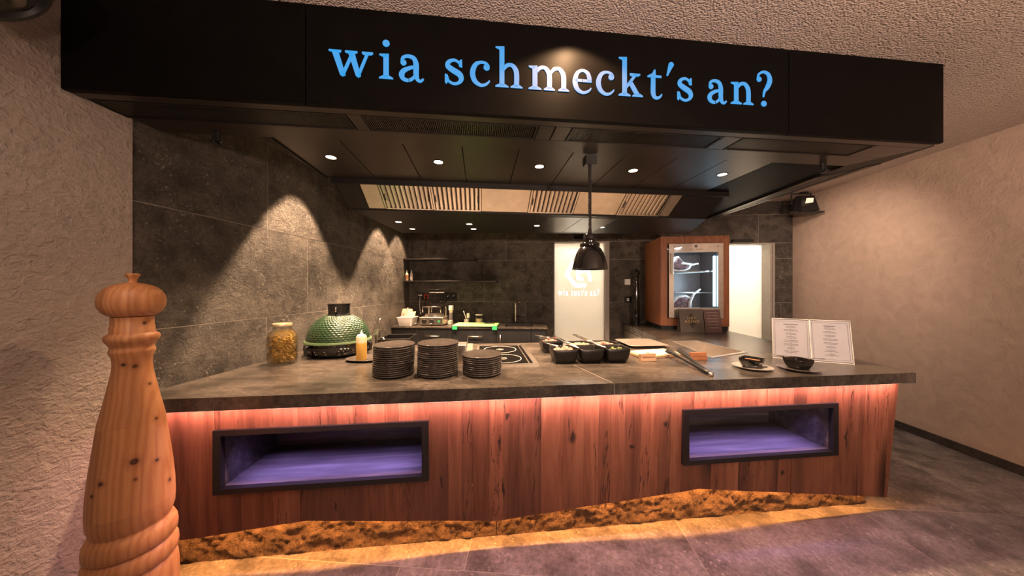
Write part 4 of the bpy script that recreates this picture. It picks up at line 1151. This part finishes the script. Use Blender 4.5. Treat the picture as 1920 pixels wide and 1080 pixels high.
MB().lathe([(.0, .0), (.027, .0), (.027, .155), (.025, .155), (.025, .004), (.0, .004)], 24).build('cup', M['steel'], ut, 40)
MB().tube([(.0, .0, .02), (.012, -.01, .12), (.02, -.012, .20), (.03, -.015, .255)], [.003, .003, .004, .009], 8).build('spoon', M['chrome'], ut, True)
bp = thing('black_roasting_pan', 'deep black pan with steel handle behind the first plate stack', 'pan', at(-.725, 2.72), SK)
open_box(MB(), -.12, .13, -.13, .13, 0, .10, .005).build('body', M['black_bowl'], bp)
MB().bbox(-.126, .136, .128, .136, .094, .104, .002).build('rim', M['black'], bp)
MB().bbox(-.126, .136, -.136, -.128, .094, .104, .002).build('rim', M['black'], bp)
MB().tube([(-.126, -.10, .02), (-.140, -.10, .095), (-.11, -.10, .112), (-.08, -.11, .112), (-.08, -.145, .02)], .006, 8).build('handle', M['steel'], bp, True)

# six square black bowls with food
def sq(w, z, r, n=5):
    pts = []
    for cx_, cy_, a0 in ((1, 1, 0), (-1, 1, 90), (-1, -1, 180), (1, -1, 270)):
        for k in range(n):
            a = R(a0 + 90 * k / (n - 1)); pts.append((cx_ * (w / 2 - r) + r * math.cos(a), cy_ * (w / 2 - r) + r * math.sin(a), z))
    return pts
bowl_me = None
def bowl(x, y, lab, w=.178, h=.100, rz=SK, grp='square black bowls of food on the bar', loc=None):
    rs = [sq(w * .74, 0, .024), sq(w * .79, .003, .026), sq(w * .93, h * .40, .024), sq(w * .99, h * .80, .018), sq(w, h - .002, .016), sq(w * .98, h, .016), sq(w * .945, h - .003, .014), sq(w * .88, h * .42, .020), sq(w * .72, .010, .020)]
    o = MB().rings(rs).build('square_bowl', M['black_bowl'] if w > .15 else M['black_gloss'], None, 50, loc or at(x, y), rz)
    return tag(o, lab, 'bowl', grp)
def heap(name, lab, cat, mats, x, y, z, rad, n, s, seed):
    random.seed(seed); mb = MB()
    for i in range(n):
        a = random.uniform(0, 6.283); r = rad * math.sqrt(random.random())
        c_ = Vector((r * math.cos(a), r * math.sin(a), z + s * (.9 - r / rad * .8) * random.uniform(.2, 1.2)))
        q = Matrix.Rotation(random.uniform(0, 3), 3, 'Z') @ Matrix.Rotation(random.uniform(0, 3), 3, 'X')
        t = MB().sphere((0, 0, 0), s * random.uniform(.6, 1.0), 7, 4, random.uniform(.5, .9))
        mb.add([c_ + q @ Vector(p) for p in t.v], t.f)
    o = mb.build(name, mats, None, True, (*sk(x, y), ZW), SK)
    return tag(o, lab, cat, None, 'stuff')
BW = [(.597, 2.105, 'front left'), (.785, 2.100, 'front middle'), (.972, 2.090, 'front right'), (.590, 2.46, 'rear left'), (.790, 2.285, 'rear middle'), (.978, 2.280, 'rear right')]
desc = {'front left': 'square black bowl of pale pink meat chunks, front row nearest the hob', 'front middle': 'nearly empty square black bowl in the middle of the front row',
        'front right': 'square black bowl with a little green leaf, front row nearest the tongs', 'rear left': 'square black bowl set back behind the others next to the hob',
        'rear middle': 'square black bowl of pale yellow cubes, rear row middle', 'rear right': 'square black bowl of pink meat chunks, rear row nearest the steel tray'}
for x, y, k in BW: bowl(x, y, desc[k])
heap('meat_chunks', 'pale pink meat chunks in the front bowl nearest the hob', 'meat', M['chicken'], .597, 2.105, .080, .064, 32, .020, 1)
heap('meat_chunks', 'pink meat chunks in the rear bowl nearest the steel tray', 'meat', M['pink'], .978, 2.280, .080, .064, 36, .017, 2)
heap('pasta_cubes', 'pale yellow cubes in the middle bowl of the rear row', 'food', M['pasta'], .790, 2.285, .080, .064, 40, .014, 4)
heap('shrimp', 'pink and white bits in the bowl set back by the hob', 'food', M['pink'], .590, 2.46, .080, .064, 32, .013, 5)
heap('salad_leaf', 'green leaf bits in the front bowl nearest the tongs', 'food', M['herb'], .985, 2.08, .080, .064, 20, .014, 6)
heap('beans', 'dark food at the bottom of the front middle bowl', 'food', M['sauce'], .785, 2.10, .020, .05, 16, .012, 8)
# serving tongs / spoons leaning in the bowls
def tool(lab, p0, p1, kind='tongs'):
    w0, w1 = sk(*p0[:2]), sk(*p1[:2])
    t = thing('serving_' + kind, lab, kind, (w0[0], w0[1], p0[2]))
    d = Vector((w1[0] - w0[0], w1[1] - w0[1], p1[2] - p0[2])); sdv = Vector((-d.y, d.x, 0)).normalized()
    if kind == 'tongs':
        for s in (-1, 1):
            MB().tube([sdv * s * .004, d * .5 + sdv * s * .012, d * .9 + sdv * s * .014, d + sdv * s * .006], [.0045, .005, .005, .007], 6).build('arm', M['chrome'], t, True)
    else:
        MB().tube([Vector((0, 0, 0)), d * .25, d], [.014, .0045, .0045], 8).build('handle', M['chrome'], t, True)
tool('steel tongs lying across the rim between front left and middle bowls', (.685, 2.02, ZW + .110), (.60, 2.40, ZW + .135))
tool('steel tongs lying across the rim between front middle and right bowls', (.875, 2.02, ZW + .110), (.785, 2.44, ZW + .140))
tool('steel spoon in the bowl set back by the hob', (.585, 2.46, ZW + .108), (.47, 2.53, ZW + .128), 'spoon')
tool('steel spoon sticking out to the left of the front left bowl', (.57, 2.13, ZW + .100), (.455, 2.24, ZW + .128), 'spoon')

# trays, boards and blocks right of the bowls
tr = thing('steel_tray', 'shallow steel tray on the bar behind the pale board', 'tray', (1.00, 2.87, ZW), R(8))
MB().rings([sq(.24, 0, .03), sq(.26, .004, .03), sq(.30, .022, .035), sq(.32, .024, .035), sq(.316, .0255, .035), sq(.296, .0235, .035), sq(.254, .006, .03)]).build('pan', M['steel_soft'], tr, 40).scale = (1.12, 1.15, 1)
bd = thing('pale_serving_board', 'pale wooden serving board with paper liner between the bowls and steel well', 'board', (.985, 2.43, ZW), R(20))
MB().bbox(-.21, .17, -.092, .13, 0, .020, .004).build('board', M['pale_wood'], bd)
MB().bbox(-.18, .14, -.07, .11, .020, .0225, .001).build('paper_liner', M['wax'], bd)
MB().sphere((-.15, -.06, .034), .011, 10, 8).build('knob', M['copper_wood'], bd, True)
for p0, p1, mt, lab in (((.775, 2.204), (.892, 2.232), 'pale_wood', 'pale wooden sign block standing before the serving board'), ((1.159, 2.279), (1.281, 2.297), 'copper_wood', 'orange wooden sign block standing before the steel well')):
    t = thing('sign_block', lab, 'sign block', (p0[0], p0[1], ZW), math.atan2(p1[1] - p0[1], p1[0] - p0[0]), 'wooden sign blocks')
    Lb = math.hypot(p1[0] - p0[0], p1[1] - p0[1])
    MB().rings([[(0, 0, 0), (Lb, 0, 0), (Lb, .045, 0), (0, .045, 0)], [(0, .012, .052), (Lb, .012, .052), (Lb, .030, .052), (0, .030, .052)]]).build('block', M[mt], t)
    MB().box(.0, Lb, -.0004, .0006, .0, .001).build('foot_strip', M['black'], t)  # thin black strip along the front foot of the block
    MB().rings([[(.012, .0052, .026), (Lb - .012, .0052, .026), (Lb - .012, .0080, .026), (.012, .0080, .026)], [(.012, .0066, .032), (Lb - .012, .0066, .032), (Lb - .012, .0094, .032), (.012, .0094, .032)]]).build('burned_line', plain('burnt', (.20, .09, .04), .6), t)
# black tongs
tg = thing('black_tongs', 'long black serving tongs lying on the bar in front of the boards', 'tongs', (1.066, 1.877, ZW))
for (ex, ey), ez in (((1.026, 2.36), .034), ((1.115, 2.37), .036)):
    d = Vector((ex - 1.066, ey - 1.877, 0))
    MB().tube([(0, 0, .012), d * .15 + Vector((0, 0, .016)), d * .6 + Vector((0, 0, .036)), d * .8 + Vector((0, 0, .046)), d + Vector((0, 0, ez + .014))], [.010, .012, .010, .015, .018], 10).build('arm', M['black'], tg, True)
    mb = MB()
    for k in range(5):
        f = .80 + .05 * k
        mb.cyl(d * f + Vector((-.022, 0, ez + .010)), d * f + Vector((.022, 0, ez + .010)), .004, .003, 6)
    mb.build('scallop_tip', M['black'], tg, True)
MB().lathe([(.0, .0), (.013, .001), (.014, .012), (.013, .023), (.0, .024)], 16).build('hinge', M['steel'], tg, True)
# inset steel well
wl_ = thing('steel_well', 'rectangular steel bain-marie well let into the bar corner', 'sink', (1.36, 2.39, ZW))
P_ = [(x - 1.36, y - 2.39) for x, y in sinkP]
cxm = sum(p[0] for p in P_) / 4; cym = sum(p[1] for p in P_) / 4
def ring_s(k, z): return [(cxm + (x - cxm) * k, cym + (y - cym) * k, z) for x, y in P_]
MB().rings([ring_s(1.10, .0), ring_s(1.10, .003), ring_s(.985, .004), ring_s(.97, -.02), ring_s(.93, -.11), ring_s(.91, -.118), ring_s(.90, -.121), ring_s(.99, -.122), ring_s(.99, .0)][:6], False).build('well', M['steel_soft'], wl_, 35)
MB().rings([ring_s(.915, -.122), ring_s(.915, -.118)]).build('well_floor', M['steel_soft'], wl_)
# two saucers with small bowls
def saucer(x, y, n, lab, rad, mat):
    o = MB().lathe([(.0, .0), (.055, .0), (.062, .004), (rad * .96, .011), (rad, .014), (rad * .97, .0155), (.064, .008), (.0, .007)], 48).build('saucer', mat, None, 60, (x, y, ZW))
    return tag(o, lab, 'saucer', 'saucers under the small bowls')
saucer(1.446, 2.088, 0, 'pale rimmed saucer under the small bowl of brown sauce', .110, plain('grey_stoneware', (.26, .24, .22), .3, 0, .3, 30))
saucer(1.716, 2.065, 1, 'dark saucer under the small bowl before the menu', .110, M['plate'])
b1 = bowl(0, 0, 'small square black bowl of brown sauce on the left saucer', .118, .055, R(38), 'small black bowls on saucers', (1.452, 2.10, ZW + .0088))
b2 = bowl(0, 0, 'small square black bowl on the saucer in front of the menu', .118, .060, R(14), 'small black bowls on saucers', (1.72, 2.072, ZW + .0100))
sf = MB().rings([sq(.088, .030, .015), sq(.092, .040, .015), sq(.07, .042, .012)]).build('sauce_fill', M['sauce'], None, True, (1.452, 2.10, ZW + .0088), R(38)); tag(sf, 'brown sauce filling the small bowl on the left saucer', 'sauce')
sf = MB().rings([sq(.088, .030, .015), sq(.090, .034, .015), sq(.07, .035, .012)]).build('sauce_fill', M['black_gloss'], None, True, (1.72, 2.072, ZW + .0100), R(14)); tag(sf, 'dark sauce filling the small bowl in front of the menu', 'sauce')
for (x0_, y0_, z0_), (x1_, y1_, z1_), lab in (((1.68, 2.13, .070), (1.58, 2.20, .080), 'thin steel spoon left of the bowl before the menu'), ((1.76, 2.05, .072), (1.865, 2.055, .074), 'thin steel spoon right of the bowl before the menu')):
    t = thing('sauce_spoon', lab, 'spoon', (x0_, y0_, ZW + z0_))
    MB().tube([(0, 0, 0), ((x1_ - x0_) * .4, (y1_ - y0_) * .4, .004), (x1_ - x0_, y1_ - y0_, z1_ - z0_)], [.005, .002, .003], 6).build('handle', M['chrome'], t, True)
t = thing('dark_spoon', 'dark spoon resting on the left saucer', 'spoon', (1.385, 2.035, ZW + .018), R(-18))
MB().tube([(-.03, 0, .0), (.0, 0, .004), (.06, 0, .006), (.10, 0, .010)], [.006, .014, .004, .003], 10).build('handle', M['black_gloss'], t, True)
# folding menu stand
mn_ = thing('menu_stand', 'folded clear stand with two printed white menu pages at the bar end', 'menu', (2.0, 2.300, ZW))
def page(p0, p1, h, lean, title_w):
    p0 = Vector((*p0, 0)); p1 = Vector((*p1, 0)); ex_ = (p1 - p0); W = ex_.length; ex_.normalize()
    nrm = Vector((ex_.y, -ex_.x, 0))                       # towards the viewer
    up = (Vector((0, 0, h)) - nrm * lean).normalized(); Hh = Vector((0, 0, h)).length / up.z
    fn = ex_.cross(up).normalized()
    if fn.dot(nrm) < 0: fn = -fn
    def slab(a0, a1, b0, b1, d0, d1, name, mat, par):
        q = lambda a, b, d: p0 + ex_ * a + up * b + fn * d
        r0 = [q(a0, b0, d0), q(a1, b0, d0), q(a1, b1, d0), q(a0, b1, d0)]; r1 = [q(a0, b0, d1), q(a1, b0, d1), q(a1, b1, d1), q(a0, b1, d1)]
        return MB().rings([r0, r1]).build(name, mat, par)
    pg = slab(.006, W - .006, .010, Hh - .008, -.001, .0, 'page', M['paper'], mn_)
    slab(0, W, 0, Hh, .001, .003, 'acrylic_sheet', M['acrylic'], mn_)
    slab(0, W, 0, .006, -.002, .006, 'bottom_edge', M['white'], mn_)
    slab(0, W, Hh - .004, Hh, -.002, .0045, 'top_edge', M['white'], mn_)
    for a in (0, W - .004): slab(a, a + .004, .0, Hh, -.002, .0045, 'side_edge', M['white'], mn_)
    for a0, a1, b0, b1 in [(.016, W - .016, Hh - .022, Hh - .0205), (.016, W - .016, .022, .0235), (.016, .0175, .022, Hh - .022), (W - .0175, W - .016, .022, Hh - .022)]:
        slab(a0, a1, b0, b1, .0002, .0006, 'border', M['print_grey'], pg)
    m = W / 2; b = Hh - .042
    slab(m - title_w / 2, m + title_w / 2, b - .0035, b + .0015, .0002, .0006, 'title', M['print_grey'], pg); b -= .014
    random.seed(int(title_w * 1000))
    k = 0
    while b > .040:
        w = random.uniform(.035, .085)
        slab(m - w / 2, m + w / 2, b - .0012, b + .0012, .0002, .0006, 'text_line', M['print_grey'], pg); b -= .0085
        if k % 2 == 1: slab(m - .002, m + .002, b - .0018, b + .0018, .0002, .0006, 'text_mark', M['print_grey'], pg); b -= .0095
        k += 1
page((-.185, .105), (.0, .0), .298, .05, .080)
page((.0, .0), (.210, -.076), .298, .05, .060)

# ------------------------------------------------------------------ things on the rear worktop
wb_ = thing('white_bin', 'white plastic bin filled with paper at the stone wall corner', 'bin', (-1.77, 4.10, ZW))
open_bin = MB().rings([sq(.17, 0, .02), sq(.18, .004, .02), sq(.225, .115, .02), sq(.235, .117, .02), sq(.235, .122, .02), sq(.222, .122, .02), sq(.175, .008, .02)]).build('tub', M['white'], wb_, 40)
pf = thing('folded_paper', 'folded white paper sticking up from the white bin', 'paper', (-1.77, 4.10, ZW))
MB().rings([[(-.07, .0, .06), (.03, -.03, .06), (.03, -.026, .06), (-.07, .004, .06)], [(-.02, .03, .25), (.0, .03, .25), (.0, .034, .25), (-.02, .034, .25)]]).build('sheet', M['wax'], pf)
MB().rings([[(-.02, -.04, .06), (.09, -.01, .06), (.09, -.006, .06), (-.02, -.036, .06)], [(.0, .02, .19), (.11, .03, .20), (.11, .034, .20), (.0, .024, .19)]]).build('sheet', M['wax'], pf)
br = thing('snack_bag', 'orange brown plastic bag against the stone wall behind the white bin', 'bag', (-1.865, 4.32, ZW))
MB().rings([[(-.07, -.06, 0), (.07, -.06, 0), (.07, .06, 0), (-.07, .06, 0)], [(-.08, -.075, .06), (.08, -.075, .06), (.08, .075, .06), (-.08, .075, .06)], [(-.075, -.05, .15), (.075, -.05, .15), (.075, .05, .15), (-.075, .05, .15)], [(-.07, -.008, .22), (.07, -.008, .22), (.07, .008, .22), (-.07, .008, .22)]]).build('pouch', M['bread'], br, True)
wi = thing('waffle_iron', 'steel double waffle iron with raised black lid on the rear worktop', 'waffle iron', (-1.43, 4.10, ZW))
MB().bbox(-.17, .17, .0, .30, .012, .115, .006).build('housing', M['steel'], wi)
MB().bbox(-.172, .172, -.004, .30, .105, .118, .004).build('deck', M['steel_sat'], wi)
for x in (-.10, .01):
    kb = MB().lathe([(.034, 0), (.032, .016), (.026, .022), (.0, .023)], 20).build('dial', M['black'], wi, 40); kb.matrix_local = Matrix.Translation((x, -.001, .062)) @ Matrix.Rotation(R(90), 4, 'X')
    MB().box(x - .004, x + .004, -.026, -.022, .040, .084).build('dial_mark', M['white'], kb).matrix_parent_inverse = kb.matrix_local.inverted()
MB().bbox(.095, .125, -.008, .0, .048, .074, .002).build('switch', M['clip_green'], wi)
for x in (-.15, .15):
    for y in (.03, .27): MB().lathe([(.014, 0), (.014, .012)], 12, x, y, cap=True).build('foot', M['black'], wi)
MB().lathe([(.0, .118), (.135, .118), (.135, .150), (.125, .156), (.0, .156)], 36, 0, .15).build('lower_plate', M['steel'], wi, 40)
mb = MB()
for x in (-.13, .13): mb.tube([(x, .27, .10), (x, .28, .22), (x, .25, .25)], .008, 8)
mb.build('hinge', M['steel'], wi, True)
mb = MB(); mb.tube([(-.13, .02, .185), (-.13, .02, .265), (.13, .02, .265), (.13, .02, .185)], .007, 8); mb.tube([(0, .02, .265), (0, .02, .19)], .006, 8)
mb.build('grip_frame', M['chrome'], wi, True)
lid = MB().bbox(-.125, .125, -.09, .09, .0, .05, .012).build('lid', M['black'], wi)
lid.matrix_local = Matrix.Translation((.01, .27, .385)) @ Matrix.Rotation(R(97), 4, 'X')
mb = MB()
for i in range(-4, 5):
    for j in range(-3, 4): mb.box(i * .026 - .009, i * .026 + .009, j * .024 - .008, j * .024 + .008, .0505, .056)
g = mb.build('waffle_grid', M['black_gloss'], lid)
MB().tube([(-.11, .24, .50), (.11, .24, .50)], .010, 8).build('lid_handle', M['black'], wi, True)
mb = MB()
for x in (-.10, .10): mb.tube([(x, .27, .46), (x, .24, .50)], .007, 6)
mb.build('lid_arm', M['black'], wi, True)
gm = thing('glass_pepper_mill', 'clear pepper mill with white cap right of the waffle iron', 'pepper mill', (-1.215, 4.35, ZW))
MB().lathe([(.030, 0), (.031, .004), (.028, .05), (.026, .18), (.028, .20)], 20, cap=True).build('glass_body', M['bottle'], gm, 40)
MB().lathe([(.0285, .06), (.0268, .165)], 20).build('label_band', M['print_grey'], gm, True)
MB().lathe([(.030, .20), (.036, .202), (.036, .265), (.032, .270), (.0, .271)], 20).build('cap', M['white'], gm, 40)
for x, y, h, r, lab, cap in ((-1.20, 4.23, .095, .036, 'small glass of salt in front of the clear pepper mill', None), (-.985, 4.36, .105, .042, 'glass jar with a spoon left of the lidded jar', 'spoon'), (-.80, 4.38, .125, .058, 'wide glass jar with pale contents behind the green board', 'lid')):
    j = thing('glass_jar', lab, 'jar', (x, y, ZW), 0, 'small jars on the rear worktop')
    MB().lathe([(.0, 0), (r * .85, .0), (r, .008), (r, h * .72), (r * .82, h * .86), (r * .86, h), (r * .80, h), (r * .78, h * .88), (r * .94, h * .70), (r * .93, .010), (.0, .008)], 24).build('glass_body', M['glass'], j, 40)
    MB().lathe([(.0, .009), (r * .90, .010), (r * .91, h * .60), (.0, h * .62)], 24).build('contents', M['spec'] if cap != 'lid' else M['pasta'], j, 40)
    if cap == 'lid': MB().lathe([(r * .80, h + .0005), (r * .95, h + .002), (r * .95, h + .014), (.0, h + .016)], 24).build('lid', M['wax'], j, 40)
    if cap == 'spoon':
        MB().tube([(.0, 0, h * .5), (-.03, .01, h + .03), (-.05, .015, h + .085)], [.006, .005, .008], 8).build('spoon', M['white'], j, True)
        MB().lathe([(.020, h * .8), (.021, h + .05), (.0, h + .052)], 16, .022, .01).build('small_tub', M['white'], j, 40)
cb = thing('green_cutting_board', 'light green cutting board with green corner clips on the rear worktop', 'cutting board', (-.785, 4.06, ZW))
MB().bbox(-.30, .30, -.10, .22, .012, .030, .003).build('board', M['board'], cb)
for x in (-.27, .27):
    MB().bbox(x - .032, x + .032, -.112, -.06, -.0, .012, .003).build('corner_clip', M['clip_green'], cb)
    MB().bbox(x - .032, x + .032, .16, .21, .0, .012, .003).build('corner_clip', M['clip_green'], cb)
    MB().bbox(x - .032, x + .032, -.114, -.1005, -.030, .026, .002).build('corner_clip', M['clip_green'], cb)
kf = thing('kitchen_knife', 'dark handled kitchen knife lying on the green cutting board', 'knife', (-.70, 4.14, ZW + .0305), R(6))
MB().prism([(-.16, .0), (-.06, -.022), (.02, -.022), (.02, .010), (-.08, .010)], .0, .003).build('blade', M['steel'], kf)
MB().bbox(.02, .16, -.012, .010, .0, .016, .004).build('handle', M['black'], kf)

# ------------------------------------------------------------------ spotlights of the room
fl = thing('flood_light', 'black yoke-mounted flood light under the ceiling in the right corner', 'spotlight', (3.56, 4.22, 2.719))
MB().bbox(-.03, .05, -.03, .03, -.02, .0, .003).build('ceiling_plate', M['black'], fl)
MB().tube([(-.14, 0, -.16), (-.14, 0, -.02), (.10, 0, -.02), (.10, 0, -.16)], .008, 8).build('yoke', M['black'], fl, 40)
MB().rings([[(x, y, z) for x, y, z in pts] for pts in (
    [(-.10, -.10, -.28), (.12, -.10, -.26), (.10, -.05, -.06), (-.06, -.05, -.06)],
    [(-.12, .0, -.29), (.14, .0, -.27), (.10, .0, -.05), (-.08, .0, -.05)],
    [(-.08, .10, -.24), (.10, .10, -.24), (.08, .10, -.10), (-.06, .10, -.10)])]).build('housing', M['black'], fl)
MB().rings([[(-.055, -.108, -.175), (.035, -.108, -.165), (.050, -.098, -.105), (-.030, -.098, -.105)], [(-.055, -.100, -.175), (.035, -.100, -.165), (.050, -.090, -.105), (-.030, -.090, -.105)]]).build('lens', M['flood_lens'] if 'flood_lens' in M else emit('flood_lens', (1, .72, .48), .8), fl)
MB().rings([[(-.20, -.05, -.285), (.16, -.12, -.300), (.15, .04, -.300), (-.12, .06, -.285)], [(-.20, -.05, -.265), (.16, -.12, -.280), (.15, .04, -.280), (-.12, .06, -.265)]]).build('barn_door', M['black'], fl)
pc = thing('par_spotlight', 'round black LED spotlight at the top left corner by the plaster wall', 'spotlight', (-1.72, .80, 2.44))
qz = Vector((.62, .30, -.72)).to_track_quat('Z', 'Y').to_matrix().to_4x4()
def pcpart(mb, name, mat, sm=40):
    o = mb.build(name, mat, pc, sm); o.matrix_local = qz; return o
pcpart(MB().lathe([(.0, -.10), (.09, -.10), (.125, -.04), (.13, .03), (.13, .05), (.118, .05), (.112, .035), (.0, .035)], 36), 'housing', M['black'])
k_ = 0
for i in range(7):
    a = i * math.pi / 3; x, y = (0, 0) if i == 6 else (.068 * math.cos(a), .068 * math.sin(a))
    pcpart(MB().lathe([(.030, .035), (.031, .042), (.024, .043), (.014, .037), (.0, .037)], 20, x, y), 'led_lens', M['hood_in'])
mb = MB(); mb.tube([(-.02, .14, .0), (-.02, .15, .18), (.0, .0, .278)], .010, 8); mb.build('yoke', M['black'], pc, True)
